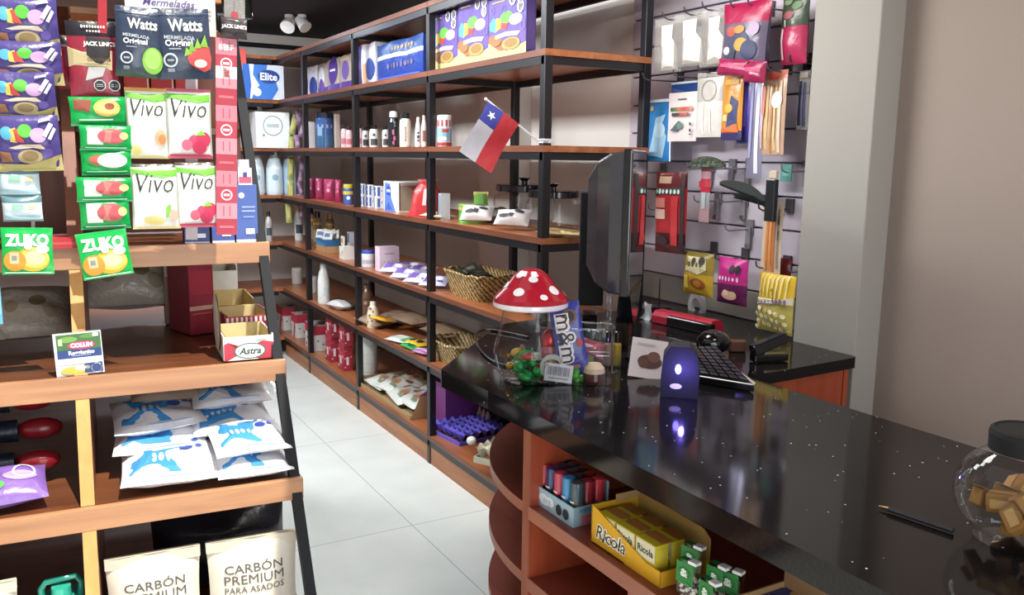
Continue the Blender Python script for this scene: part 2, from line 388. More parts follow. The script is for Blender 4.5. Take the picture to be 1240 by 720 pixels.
# ================================================================== THE ROOM
WX = 2.41            # wall behind the shelves and the slatted panel
ZC = 2.50
b=MB(); b.box((0,3,-.05),(5.2,9.4,.1),'tiles'); struct(b.build('floor'))
b=MB()
b.box((.4,-1.3,ZC+.05),(4.4,.6,.1),'black_ceiling'); b.box((.4,4.86,ZC+.05),(4.4,4.88,.1),'black_ceiling')
b.box((-1.75,.71,ZC+.05),(.3,3.42,.1),'black_ceiling'); b.box((1.74,.71,ZC+.05),(1.74,3.42,.1),'black_ceiling')
struct(b.build('ceiling'))  # unseen opening between the slabs, shaped to let sun onto the sloping rack
b=MB(); b.box((WX+.05,4.5,1.25),(.1,5.5,2.5),'wallback'); b.box((WX,.40,1.25),(.1,2.68,2.5),'wallpaint'); struct(b.build('wall_right'))
b=MB(); b.box((0,7.2,1.25),(5.2,.1,2.5),'wallback'); struct(b.build('wall_back'))
b=MB(); b.box((-1.85,3.0,1.25),(.1,8.4,2.5),'wallback'); struct(b.build('wall_left'))
b=MB(); b.box((2.33,1.865,1.25),(.16,.25,2.5),'pillarpaint'); struct(b.build('trim_1',bevel=.004))
b=MB(); b.box((2.355,4.20,1.25),(.11,.38,2.5),'wallback'); struct(b.build('trim_2',bevel=.004))
b=MB(); b.tube([(-1.7,7.13,2.41),(2.3,7.13,2.41)],.018,'#17161a'); struct(b.build('trim_3'))
# slatted display panel: boards with dark grooves between
b=MB(); b.box((WX-.006,2.55,1.66),(.012,1.12,1.5),'#5d565f')
z=1.0645
b.box((WX-.012,2.55,(.95+z)/2+.0),(.022,1.12,z-.95-.003),'pillarpaint')
while z<2.45:
    b.box((WX-.014,2.55,z+.06),(.026,1.12,.113),'slat'); z+=.12
struct(b.build('wall_slatted',bevel=.003))
SX = WX-.028         # face of the slatted panel

# ================================================================== STEEL AND WOOD WALL SHELVING
XF,XB=1.725,2.227
PY=[5.918,4.895,3.834,2.793]
ZT,Z1,Z2,Z3,Z4,Z5,Z6=2.269,1.952,1.598,1.2465,.8905,.533,.148
LV={1:Z1,2:Z2,3:Z3,4:Z4,5:Z5,6:Z6}
YBF=6.545            # front of the run along the back wall
BK='#17161a/steel'
R=thing('aisle_shelving','long black steel shelving with wooden boards along the right wall beside the aisle','shelving',(XF,PY[3],0))
def RB(): return MB()
def loc(b):   # world mesh -> local of R
    b.v=[(p[0]-XF,p[1]-PY[3],p[2]) for p in b.v]; return b
for i,y in enumerate(PY):
    for x in (XF+.0175,XB-.0175):
        b=MB(); b.box((x,y,ZT/2-.01),(.035,.035,ZT-.02),BK); loc(b).build('post',R,.002)
ends=[(7.04,PY[0])]+list(zip(PY,PY[1:]))
for z in (ZT,Z1,Z2,Z3,Z4,Z5,Z6):
    for (ya,yb) in ends:
        ya_=ya-.002 if ya<7 else ya; yb_=yb+.002 if yb>PY[3] else yb-.018
        b=MB(); b.box(((XF+XB)/2,(ya_+yb_)/2,z-.012),(XB-XF,ya_-yb_,.024),'shelftop')
        b.marks(flat_map((XF,(ya_+yb_)/2,z-.012),(0,-(ya_-yb_),0),(0,0,.024),(-1,0,0)),1,[('r',0,0,1,1,'shelfwood')],.0005)
        loc(b).build('shelf_board',R)
    b=MB()
    for x in (XF+.012,XB-.012): b.box((x,(7.04+PY[3])/2,z-.040),(.02,7.04-PY[3],.03),BK)
    for y in PY: b.box(((XF+XB)/2,y,z-.040),(XB-XF,.02,.03),BK)
    loc(b).build('shelf_rail',R)
b=MB(); b.box((XF+.03,(6.545+PY[3])/2,.05),(.02,YBF-PY[3]+.02,.1),'plinthwood'); b.box((XF+.012,(6.545+PY[3])/2,.045),(.014,YBF-PY[3],.09),'plinthwood'); loc(b).build('plinth',R)

RBk=thing('back_shelving','black steel shelving with wooden boards across the back wall','shelving',(-.05,YBF,0))
def locb(b):
    b.v=[(p[0]+.05,p[1]-YBF,p[2]) for p in b.v]; return b
for x in (-1.6,-.5,.62):
    for y in (YBF+.0175,7.03): b=MB(); b.box((x,y,ZT/2-.01),(.035,.035,ZT-.02),BK); locb(b).build('post',RBk)
b=MB(); b.box((1.35,7.03,ZT/2-.01),(.035,.035,ZT-.02),BK); locb(b).build('post',RBk)
for z in (ZT,Z1,Z2,Z3,Z4,Z5,Z6):
    b=MB(); b.box(((XF-1.72)/2-.002,YBF+.25,z-.012),(XF+1.72,.5,.024),'shelftop'); locb(b).build('shelf_board',RBk)
    b=MB()
    for y in (YBF+.012,7.03): b.box(((XF-1.72)/2-.02,y,z-.040),(XF+1.68,.02,.03),BK)
    locb(b).build('shelf_rail',RBk)
b=MB(); b.box(((XF-1.72)/2-.02,YBF+.03,.05),(XF+1.68,.02,.1),'plinthwood'); locb(b).build('plinth',RBk)

# ================================================================== SLOPING TWO-SIDED DISPLAY RACK ON THE LEFT
LA=-.08; LO=Vector((.65,2.31,0))
L_=thing('sloping_rack','sloping wooden display rack with black steel sides at the left of the aisle','display rack',LO,LA)
def y0(z): return .455*(z-.639)
def XE(z): return -.002-.08*y0(z)
def lw(x,y,z): # rack coordinates -> world
    c,s_=math.cos(LA),math.sin(LA); return Vector((LO.x+x*c-y*s_,LO.y+x*s_+y*c,z))
LN=(-math.sin(LA),math.cos(LA))          # inward normal of its front
def lplane(d): return LN[0]*LO.x+LN[1]*LO.y+d      # upright plane d behind the rack origin
ZA,ZB,ZCc,ZD,ZH=1.288,.955,.639,.16,2.04
for z,nm in ((ZA,'a'),(ZB,'b'),(ZCc,'c'),(ZD,'d')):
    f=y0(z); back=1.48-f
    xe=XE(z)
    b=MB(); b.box((xe-1.13,(f+.02+back)/2,z-.014),(2.26,back-f-.02,.02),'rackboard'); b.build('shelf_board',L_)
    b=MB(); b.box((xe-1.13,f+.01,z-.031),(2.26,.02,.062),'fascia'); b.build('shelf_fascia',L_,.002)
for x in (-.02,-2.24):
    for sgn in (0,1):
        P=[(x+(XE(z) if x>-1 else 0),(y0(z)+.035 if not sgn else 1.48-y0(z)-.035),z) for z in (0.0,2.02)]
        b=MB(); b.bar(P[0],P[1],.03,.028,'#121318/soft',up=(1,0,0)); b.build('post',L_)
b=MB(); b.box((-1.24,.70,ZH-.012),(2.2,.80,.02),'rackboard'); b.build('shelf_board',L_)
b=MB(); b.box((-1.24,.29,ZH-.02),(2.2,.02,.10),'fasciadark'); b.build('shelf_fascia',L_,.002)
b=MB(); b.box((-1.13,.78,1.62),(2.18,.46,.02),'rackboard'); b.build('shelf_board',L_)
b=MB(); b.box((-1.13,.74,1.62),(2.18,.012,.66),'brownwood'); b.build('spine_panel',L_)
for x in (-.555,-1.3):
    for za,zb in ((ZB,ZA-.062),(ZCc,ZB-.062),(ZD,ZCc-.062),(ZA,ZH-.06)):
        yend=.72
        poly=[(y0(za)+.022,za),(yend,za),(yend,zb),(y0(zb)+.03,zb)]
        b=MB(); vs=[(x+s_*.0165,p[0],p[1]) for s_ in (-1,1) for p in poly]
        b.add(vs,[(3,2,1,0),(4,5,6,7),(0,1,5,4),(1,2,6,5),(2,3,7,6)],'brownwood'); b.add(vs,[(3,0,4,7)],'stripwood' if za<ZA else 'brownwood')
        b.build('divider',L_)

# ================================================================== COUNTER
ZK=.95
CT=thing('shop_counter','long black speckled stone counter on open reddish wooden shelves','counter',(1.05,0,0))
def locc(b): b.v=[(p[0]-1.05,p[1],p[2]) for p in b.v]; return b
b=MB(); b.prism([(1.03,-.6),(1.745,-.6),(1.745,2.72),(1.52,2.68),(1.385,2.565),(1.01,2.16),(1.025,1.9)],ZK-.05,ZK,'stone'); locc(b).build('counter_top',CT,.006)
zs=[.69,.50,.31,.12]
cx,cy,cr=1.80,1.755,.745
b=MB(); b.box((1.435,1.74,.45),(.77,.03,.9),'redwood'); b.box((1.051,1.74,.45),(.004,.032,.9),'cabside'); locc(b).build('side_panel',CT)
for z in zs:
    b=MB(); b.box((1.245,.56,z-.014),(.39,2.33,.028),'cabwood'); b.box((1.049,.56,z-.014),(.004,2.33,.034),'cabedge'); locc(b).build('shelf',CT)
for z in zs:
    n=28; arc=[(cx+cr*math.cos(PI-PI/2*i/n),cy+cr*math.sin(PI-PI/2*i/n)) for i in range(n+1)]
    b=MB(); b.prism(arc+[(cx,cy)],z-.028,z,'cabwood',side='cabedge'); locc(b).build('rounded_shelf',CT)
for y in (1.31,.88,.45,.02):
    b=MB(); b.box((1.247,y,.345),(.386,.026,.66),'cabwood'); b.box((1.0535,y,.345),(.002,.028,.66),'cabside'); locc(b).build('divider',CT)
b=MB(); b.box((1.45,.56,.45),(.02,2.33,.89),'cabwood'); locc(b).build('back_panel',CT)

DK=thing('cash_desk','low black stone desk on dark wood against the slatted panel and pillar','desk',(2.0,1.72,0))
def locd(b): b.v=[(p[0]-2.0,p[1]-1.72,p[2]) for p in b.v]; return b
b=MB(); b.prism([(1.75,1.70),(2.236,1.722),(2.246,1.735),(2.246,1.995),(WX-.03,1.995),(WX-.03,2.72),(1.75,2.72)],ZK-.035,ZK-.001,'stone'); locd(b).build('desk_top',DK,.008)
b=MB(); b.box((1.98,1.745,.457),(.42,.03,.914),'redwood'); b.box((1.98,2.70,.457),(.42,.03,.914),'redwood'); b.box((2.205,2.2,.457),(.02,.94,.914),'redwood'); locd(b).build('desk_body',DK)

# ================================================================== CEILING LAMPS
for px,lab,sc_ in ((350,'white round ceiling spotlight above the shelves, turned to the aisle',1),(366,'white round ceiling spotlight, the one nearer the tall shelving',.9)):
    p=at(px,27,2,2.45); t=thing('ceiling_spotlight',lab,'spotlight',(p.x,p.y,ZC),0)
    b=MB(); b.lathe([(.03,-.02),(.03,0)],'#d8d4cf/gloss'); b.cyl((0,0,-.02),(0,0,-.045),.008,.008,'#d8d4cf/gloss'); b.build('mount',t)
    b=MB(); q=(-.35 if px<360 else .25); d=Vector((q,-.5,-.55)).normalized(); c0=Vector((0,0,-.055))
    b.cyl(c0-d*.05*sc_,c0+d*.05*sc_,.036*sc_,.05*sc_,'#e9e6e2/gloss'); b.build('lamp_head',t)
p=at(295,6,2,2.45); b=MB(); b.cyl((0,0,-.13),(0,0,0),.05,.05,'#2b2a22/gloss',24); o=b.build('ceiling_downlight'); o.location=(p.x,p.y,ZC); tag(o,'dark cylinder downlight on the black ceiling above the red strips','downlight')
# ================================================================== GOODS ON THE WALL SHELVING
AW=-PI/2             # facing the aisle
def sp(px,lv,d,dz=0):
    return col_at(px,LV[lv]+dz+.0005,(1,0),XF+d)
def span(x0,x1,lv,d):
    a,b_=sp(x0,lv,d),sp(x1,lv,d); return (a+b_)/2,abs(a.y-b_.y)
def fit(x0,x1,lv,d,dep):
    """centre, width along the shelf and depth of a box filling picture columns x0..x1 (front and near side seen)"""
    for _ in range(30):
        far=sp(x0,lv,d); near=sp(x1,lv,d+dep); w=far.y-near.y
        if w>max(.03,dep*.55): break
        dep*=.85
    return Vector((XF+d+dep/2,(far.y+near.y)/2,LV[lv]+.0005)),w,dep
def bearing(c): return -math.atan2(c.x,c.y)
def hpx(pxh,P): return msize(pxh,P)*1.01
W_='#e9e9ec'; 
# --- level 1: paper packs and cereal
def paperpack(x0,x1,h,d,dep,k,bands,label,marks=(),n=2,cat='paper pack',group='paper packs on the upper shelf'):
    c,w=span(x0,x1,1,d); dep=.13; c.x+=dep/2; H=hpx(h,c); b=MB(); w*=.985; nu=6*n
    # front and back film bulge over the rolls inside, the top is crumpled
    def f(u,v):
        bul=.012*abs(math.sin(PI*n*u))**.6*(math.sin(PI*min(1,max(0,v)))**.4)
        return ((u-.5)*w,-dep/2-bul,v*H*(1-.02*math.cos(9*u)))
    def bk(u,v): p=f(1-u,v); return (p[0],-p[1],p[2])
    def mf(u,v):
        for vt,kk in bands:
            if v<=vt: return kk
        return k
    b.grid(f,nu,10,k,mf); b.grid(bk,nu,10,k,mf)
    b.grid(lambda u,v:((u-.5)*w,(v-.5)*dep*(1+.024*abs(math.sin(PI*n*u))*0),H*(1-.02*math.cos(9*u))+.02*math.sin(PI*v)*abs(math.sin(PI*n*u))),nu,4,k)
    for sx in (-1,1): b.grid(lambda u,v,sx=sx:(sx*w/2,(u-.5)*dep*sx,v*H*(1-.02*math.cos(4.5))),4,4,k)
    b.marks(lambda x,y,o:(x*w,f(x+.5,y)[1]-o,y*H),w/H,marks,.002)
    o=b.build('paper_pack'); o.location=c; o.rotation_euler=(0,0,AW); return tag(o,label,cat,group)
PU='#5b3f93/film'; BL='#27408f/film'; WH='#dcdde6/film'; TN='#b3a79c/film'
paperpack(366,385,38,.20,.22,WH,[(1,WH)],'white and blue paper roll pack, farthest one on the upper shelf',[('e',-.2,.5,.22,'#2f3f8a/film'),('e',.3,.35,.2,'#2f3f8a/film')],1)
paperpack(385.5,398,39,.19,.22,WH,[(.25,PU),(1,TN)],'tan paper roll pack with a white top between white and purple packs',[('e',0,.6,.3,'#e0dfe6'),('e',0,.3,.25,'#6a4aa0')],1)
paperpack(398.5,412,42,.17,.22,TN,[(.3,PU),(1,TN)],'tan paper roll pack with a big purple oval',[('e',0,.68,.4,'#4b2f86'),('r',0,.68,.5,.06,'#e6e1ea')],1)
paperpack(412.5,426,43,.16,.22,TN,[(.25,PU),(1,TN)],'tan and purple paper roll pack touching the second steel post',[('e',.1,.6,.28,'#6b4fa3'),('r',0,.9,.8,.08,'#c9b79e')],1)
paperpack(432.5,455,50,.12,.24,WH,[(.1,'#c99f7a/film'),(1,WH)],'tall white and purple paper roll pack beside a wide blue pack',[('r',-.33,.68,.34,.62,'#5b3f93'),('e',-.3,.72,.12,'#2c2560'),('r',.02,.3,.22,.5,'#d9a27d'),('e',.3,.4,.2,'#27408f'),('r',-.3,.25,.3,.35,'#3d3260')],2)
paperpack(457,513,47,.10,.26,BL,[(.60,BL),(.67,'#cfd2e4/film'),(1,'#2b4a86/film')],'wide blue paper pack with a white stripe across its middle',[('sq',.1,.82,.5,.12,'#a8946e',7),('sq',.05,.40,.6,.16,'#6a5f86',8),('r',0,.12,.9,.03,'#5566c8')],3)
def cereal(x0,x1,h,lab,d):
    c,w=span(x0,x1,1,d); c.x+=.025; H=hpx(h,c)
    mk=[('r',0,.5,.97,.985,'#5d4a92'),('p',[(-.5,0),(.5,0),(.5,.22),(.2,.12),(-.2,.14),(-.5,.3)],'#c9c07a'),('p',[(-.5,.3),(-.2,.14),(0,.16),(-.1,.3),(-.3,.42),(-.5,.4)],'#8f5f3a'),
        ('p',[(-.46,.5),(-.3,.45),(-.24,.62),(-.36,.7),(-.46,.62)],'#4bb0d8'),('p',[(-.3,.46),(-.16,.5),(-.14,.66),(-.28,.68)],'#e2b23a'),('p',[(-.16,.5),(-.02,.46),(.06,.58),(-.08,.68)],'#c93a32'),
        ('e',.0,.66,.17,'#5dc43c',.09),('e',.24,.6,.17,'#c79ad0',.09),('p',[(-.3,.4),(0,.43),(.36,.4),(.3,.34),(0,.36),(-.3,.34)],'#d9c7b0'),
        ('e',.12,.23,.24,'#a88a4a',.1),('e',.12,.24,.17,'#8a6a34',.07),('e',-.28,.28,.14,'#9a6438',.06),
        ('sq',-.22,.93,.34,.03,'#d8c63e'),('o',.16,.92,.085,'#e8e6ee'),('o',.16,.92,.06,'#2a2536'),('o',.37,.92,.085,'#e8e6ee'),('o',.37,.92,.06,'#2a2536'),('o',.37,.78,.085,'#e8e6ee'),('o',.37,.78,.06,'#2a2536'),
        ('ring',-.38,.82,.05,'#7a64ac'),('ring',.42,.48,.06,'#7a64ac'),('ring',-.08,.8,.05,'#6b56a0')]
    return carton('cereal_box',lab,'cereal box',c,AW+.03,w,.045,H,'#463672','purple cereal boxes on the upper shelf',front=mk,side=[('r',0,.5,.8,.8,'#5a4888')])
cereal(522.5,553,66,'purple cereal box leftmost and lowest looking of the row of boxes, by the steel post',.06)
cereal(555,590,74,'purple cereal box in the middle of the row of boxes on the upper shelf',.05)
cereal(592,635,72,'purple cereal box nearest the camera, next to the thick front post',.05)
# --- level 2: bottles and jars
def bt(x,w,h,d,label,kind,body,cap,marks=(),lv=2,group=None,name='plastic_bottle',cat='bottle'):
    c=sp(x,lv,d); r=msize(w,c)/2; H=hpx(h,c)
    P={'std':([(r*.95,0),(r,.03*H),(r,.62*H),(r*.8,.74*H),(r*.45,.8*H),(r*.42,.82*H)],[(r*.5,.81*H),(r*.5,.98*H),(r*.42,H)]),
       'jar':([(r*.97,0),(r,.03*H),(r,.74*H),(r*.93,.80*H),(r*.82,.82*H)],[(r*.97,.81*H),(r*.97,.97*H),(r*.9,H)]),
       'wide':([(r*.96,0),(r,.04*H),(r,.80*H),(r*.95,.84*H)],[(r*1.02,.84*H),(r*1.02,.97*H),(r*.9,H)]),
       'shoulder':([(r*.9,0),(r,.05*H),(r,.70*H),(r*.9,.80*H),(r*.65,.84*H)],[(r*.7,.84*H),(r*.7,.98*H),(r*.62,H)]),
       'slim':([(r*.9,0),(r,.05*H),(r*.98,.55*H),(r*.7,.78*H),(r*.5,.86*H)],[(r*.52,.86*H),(r*.5,.98*H),(r*.4,H)])}[kind]
    return bottle(name,label,cat,c,P[0],body,(P[1],cap) if cap else None,group,marks,rz=math.atan2(c.x,c.y)*-1)
c,w,dp=fit(371,382,2,.08,.06); carton('small_carton','small pink and white carton at the far end of the bottle shelf','carton',c,AW,w,dp,hpx(31,c),W_,front=[('r',0,.75,.8,.3,'#d0567e'),('r',0,.3,.8,.3,'#d0567e'),('r',0,.52,.6,.1,'#b23b62')])
bt(394,21,42,.12,'wide blue and green canister with a dark lid on the bottle shelf','wide','#3c5a94/gloss','#232838/gloss',[('r',0,.22,1,.44,'#2f7268'),('r',0,.72,.9,.12,'#8fa3c8'),('r',-.2,.55,.2,.3,'#7fa0b8')],name='canister',cat='canister')
c,w,dp=fit(405,412,2,.14,.05); carton('small_carton','plain beige carton between the blue canister and small pink bottles','carton',c,AW,w,dp,hpx(40,c),'#b5a79c')
for x,wd,h,lab in ((417,8,27,'pale pink bottle with dark cap left of the second steel post, farther one'),(423,8,25,'pale pink bottle with dark cap touching the second steel post'),(436,6,27,'slim pale pink bottle just right of the second steel post')):
    bt(x,wd,h,.12,lab,'shoulder','#d9bcc0/gloss','#2a2026/gloss',[('r',0,.35,.6,.3,'#b86a76')],group='pink capped bottles')
for x,wd,h,lab in ((443,9,24,'white bottle with black cap, leftmost of the pair beside a slim pink bottle'),(453,11,26,'white bottle with black cap, right one of the touching pair'),(467,8,25,'white bottle with black cap half behind the black bottle with pink writing')):
    bt(x,wd,h,.11,lab,'shoulder','#d6d3cf/gloss','#15151a/gloss',[('r',0,.3,.5,.35,'#3c3a3c'),('e',0,.68,.1,'#4a4644')],group='white bottles with black caps')
bt(477,14,42,.10,'tall black bottle with pink writing and a white top','shoulder','#22252a/gloss','#dfe3e0/gloss',[('r',-.03,.5,.10,.16,'#c8577c'),('r',.04,.30,.12,.14,'#c8577c'),('r',-.02,.15,.10,.10,'#c8577c'),('ring',.06,.82,.05,'#cfd6d2'),('ring',.07,.72,.04,'#cfd6d2')])
bt(491,14,40,.08,'cream white bottle with upright brown writing and black cap','shoulder','#e2dccc/gloss','#1e2220/gloss',[('r',0,.45,.09,.5,'#8a5a3e'),('r',0,.45,.03,.4,'#d8c8b4')])
bt(506.5,8,35,.08,'slim white bottle with dark writing left of the third steel post','slim','#e0dcda/gloss','#d8d4d2/gloss',[('r',0,.55,.2,.08,'#3a3a52'),('r',0,.40,.25,.12,'#3a3a52'),('r',0,.25,.2,.08,'#8a4a4a')],group='slim white bottles')
bt(513.5,7,37,.06,'slim white bottle touching the third steel post','slim','#ddd6d2/gloss','#c9c1bd/gloss',[('r',0,.4,.4,.4,'#8d5f55')],group='slim white bottles')
bt(538,17,37,.07,'jar with white lid and a red and light blue wrap by the third steel post','wide','#b9c6cc/gloss','#e6e6e4/gloss',[('r',0,.88,1,.24,'#a8322c'),('r',0,.45,.9,.5,'#7fa9bd'),('r',.05,.6,.3,.12,'#b0392f'),('r',-.1,.3,.4,.14,'#e2e5e4'),('r',0,.1,1,.12,'#a8322c')],name='jar',cat='jar')
# --- level 3
for i,(x0,x1,lab) in enumerate(((373,382,'farthest dark pink soap pack on the middle shelf'),(382.5,392,'second dark pink soap pack from the far end'),(392.5,405.5,'third dark pink soap pack, with a pale mark'),(406,414,'dark pink soap pack nearest the yellow and blue can'))):
    c=sp((x0+x1)/2,3,.08); H=hpx(24+i,c); w=msize(x1-x0,c)
    pouch('soap_pack',lab,'soap pack',c,bearing(c)-.25,w,H,.05,'#9c2f56/film',[('r',0,.55,.5,.3,'#b84a72'),('e',0,.5,.14,'#d9a8ba')],'dark pink soap packs',crimp=.03,seed=i,nu=8,nv=10)
bt(422,12,24,.07,'yellow and blue can left of the second steel post','jar','#3f5a9a/gloss','#c7b23c/gloss',[('r',0,.7,.9,.2,'#c9b440'),('e',0,.4,.12,'#d0d6e4')],3,'yellow and blue cans','can','can')
bt(437,12,22,.10,'yellow and blue can right of the second steel post','jar','#2a3350/gloss','#c7b23c/gloss',[('r',0,.75,.9,.2,'#b9a23a')],3,'yellow and blue cans','can','can')
k=0
for row in (0,1):
    for x0,x1 in ((437,443.5),(444,453),(453.5,465)):
        c,w,dp=fit(x0,x1,3,.08,.05); H=hpx(13.2,c); c.z+=row*(H+.001)
        n_=('left','middle','right')[k%3]
        carton('small_carton',f'small blue and white carton, {n_} one of the {"lower" if row==0 else "upper"} row beside the tall paper roll','carton',c,AW,w*.97,dp*.96,H,W_,'small blue and white cartons',side=[('r',-.25,.5,.4,.8,'#3f66b0'),('e',.2,.55,.12,'#7f9fd4')],front=[('r',-.2,.5,.5,.8,'#3f66b0'),('e',-.15,.55,.16,'#a8c0e0')] if (row or k<2) else [('r',.42,.5,.08,1,'#3d4560')]); k+=1
c,w,dp=fit(465,523,3,.07,.20); H=hpx(35,c)
t=thing('open_white_carton','big white carton with a blue front and an open beige end behind the red bag','carton',c,AW)
b=carton_mb(w,dp,H,'#e2e3e4',front=[('p',[(-.45,0),(.32,0),(.02,.45),(-.05,.92),(-.40,.95)],'#5a7cc8'),('p',[(-.3,.55),(0,.5),(.0,.8),(-.28,.85)],'#2f4aa0'),('sq',-.16,.68,.24,.14,'#dfe6f4',4),('p',[(-.4,.05),(.1,.05),(-.15,.3)],'#3d5fb4')],side=[('r',0,.46,.94,.84,'#9a8b7a'),('r',-.46,.5,.04,.9,'#5a4a44')]); b.build('carton_body',t)
b=MB(); b.box((w/2+.03,0,H-.002),(.06,dp*.98,.003),'#dfe2e0'); b.build('flap',t)
c=sp(514,3,.07); H=hpx(44,c); w=msize(40,c)
t=thing('gathered_bag','red and white bag gathered at the top, beside the third steel post','bag',c,bearing(c))
b=MB(); 
def rb(u,v):
    a=2*PI*u; r0=w/2*(1.0-.35*v if v<.7 else .755-1.5*(v-.7)) if v<.9 else w/2*(.455+2.2*(v-.9))
    r0*=1+.06*math.sin(5*a+6*v); return (r0*math.cos(a)+.12*w*(v),r0*math.sin(a)*.45,v*H)
b.grid(rb,24,16,'#c43a3c/film',lambda u,v:'#d9c9c6/film' if (.70<u<.76) and .3<v<.75 else ('#d06a6a/film' if v>.92 else '#bd3438/film')); b.fan([rb(i/24,0)[:2] for i in range(24)],(0,0),lambda x,y,o:(x,y,.0005),0,'#c43a3c/film'); b.build('bag',t)
b=MB(); b.lathe([(w*.2,H*.86),(w*.21,H*.88),(w*.2,H*.9)],'#e8dcd8/gloss',16,c=(.12*w*.88,0,0),sy=.5); b.build('tie',t)
c,w,dp=fit(530,545,3,.05,.06); carton('blue_white_carton','white carton with light blue side stripes, behind the third steel post','carton',c,AW,w,dp,hpx(31,c),'#d5dde0',front=[('r',.3,.5,.25,.9,'#4a7a9a'),('r',-.35,.5,.3,1,'#27335e')])
def lying(name,label,cat,x,lv,d,w,h,t,bands,marks=(),rz=0,group=None,tilt=0,dz=0,**kw):
    c=sp(x,lv,d); c.z+=t/2+dz+h*.35*math.sin(tilt)
    kw.setdefault('nu',12); kw.setdefault('nv',14)
    bands=[(1,bands)] if isinstance(bands,str) else bands
    b=pouch_mb(w,h,t,bands,marks,**kw)
    b.v=[(p[0],p[1],p[2]-h/2) for p in b.v]
    zmin=min(p[1] for p in b.v)
    o=b.build(name); o.location=c
    o.rotation_euler=Euler((-PI/2+tilt,0,rz)); return tag(o,label,cat,group)
lying('snack_packet','flat white and yellow packet lying behind the third steel post','packet',530,3,.07,.16,.12,.03,'#d8d4b8/film',[('e',0,.5,.25,'#d3b53c'),('e',-.25,.6,.12,'#e9e6dc')],AW+.2)
c=sp(573,3,.12); H=hpx(36,c); w=msize(36,c)
t=thing('spout_pouch','green stand-up pouch with a raised yellow spout on the shelf below the flag','pouch',c,bearing(c))
b=pouch_mb(w,H*.62,.06,[(.66,'#4f9a35/film'),(.8,'#c9b36a/film'),(1,'#7fae4a/film')],[('r',0,.3,.8,.3,'#5cb83a'),('r',-.25,.32,.1,.1,'#1f4a1c')],stand=True,seed=3); b.build('body',t)
b=MB(); b.grid(lambda u,v:(w*(.02+.46*u),-.012-.008*math.sin(PI*u),H*(.52+.42*v)+.02*u*H),6,6,'#74b04a/film'); b.grid(lambda u,v:(w*(.48-.46*u),.012,H*(.52+.42*v)+.02*(1-u)*H),6,6,'#74b04a/film')
b.box((w*.25,0,H*.96),(w*.5,.026,H*.12),'#d9cf6a/film'); b.build('neck',t)
COW=lambda s:[('e',-.2,.35,.16,'#2c2a2e',.12),('e',.22,.6,.14,'#2c2a2e',.1),('e',.05,.8,.2,'#3a383b',.05),('p',[(-.1,.3),(.05,.25),(.1,.45),(-.05,.5)],'#2c2a2e')]
lying('milk_powder_packet','black and white spotted packet, the one left of its twin and nearer the flag tip','packet',578,3,.09,.15,.09,.06,'#cfcac8/film',COW(1),-.75,'spotted packets on the middle shelf',tilt=.75,seed=1)
lying('milk_powder_packet','black and white spotted packet nearest the thick front post','packet',621,3,.09,.155,.09,.062,'#cbc6c4/film',COW(2),-.85,'spotted packets on the middle shelf',tilt=.75,seed=2)
lying('milk_powder_packet','grey silver packet lying behind the two spotted ones','packet',600,3,.22,.15,.12,.07,'#a9a7a8/foil',COW(3),-.6,'spotted packets on the middle shelf',seed=3)
def knobjar(x0,x1,ytop,lab,d):
    c,w=span(x0,x1,3,d); r=w/2; H=msize(42,c)
    t=thing('glass_jar',lab,'jar',c,0,'lidded glass jars')
    b=MB(); b.lathe([(.0001,.002),(r*.9,.002),(r,.02),(r,H*.72),(r*.86,H*.86),(r*.84,H*.9)],'glass',30); b.build('glass_body',t)
    b=MB(); b.lathe([(r*.9,H*.88),(r*.92,H*.9),(r*.92,H*1.05),(r*.9,H*1.08),(.0001,H*1.09)],'#17171a/gloss',30); ld=b.build('lid',t)
    b=MB(); b.lathe([(r*.1,H*1.08),(r*.1,H*1.18),(r*.2,H*1.27),(.0001,H*1.29)],'#17171a/gloss',16); b.build('knob',ld)
knobjar(616,654,229,'glass jar with a black knobbed lid, the farther one',.36)
knobjar(652,688,232,'glass jar with a black knobbed lid, nearer the slatted panel',.30)
lying('biscuit_packet','flat beige biscuit packet lying before the glass jars, left one','packet',672,3,.10,.15,.10,.03,'#b09a6e/crinkle',[('e',0,.5,.3,'#8a6f44')],AW,'beige biscuit packets')
lying('biscuit_packet','flat beige biscuit packet lying at the near shelf end beside the black display','packet',688,3,.13,.13,.09,.028,'#bda67a/crinkle',[('e',.1,.5,.25,'#7f653c')],AW+.4,'beige biscuit packets')
# flag
fl=thing('small_flag','small red white and blue flag on a white stick fixed to the front post','flag',(XF,PY[3]-.03,Z2-.01),0)
def fp(px,py): return on_plane(px,py,(.12,1),.12*XF+PY[3]-.05)-Vector(fl.location)
A,B_,C_,D_=fp(591,122),fp(627.5,150),fp(593,210),fp(557,183)
b=MB(); nrm=(B_-A).cross(D_-A).normalized()
if nrm.y>0: nrm=-nrm
def fm(u,v,o): # u along hoist, v along fly
    p=A+(B_-A)*u+(D_-A)*v+nrm*(o+.008*math.sin(5*v+2*u)); return p
def fmat(u,v): return '#3a3f8e/film' if u<.5 and v<.36 else ('#ab3036/film' if u>=.5 else '#b3b0b8/film')
b.grid(lambda u,v:fm(u,v,0),16,25,'#ab3036/film',fmat); 
b.grid(lambda u,v:fm(1-u,v,-.0012),16,25,'#ab3036/film',lambda u,v:fmat(1-u,v))
star=[(.25+(.13 if i%2==0 else .052)*math.cos(i*PI/5)*1,.18+(.13 if i%2==0 else .052)*.62*math.sin(i*PI/5)) for i in range(10)]
b.fan(star,(.25,.18),lambda x,y,o:fm(x,y,o),.0015,'#e6e6ee/film'); b.build('cloth',fl)
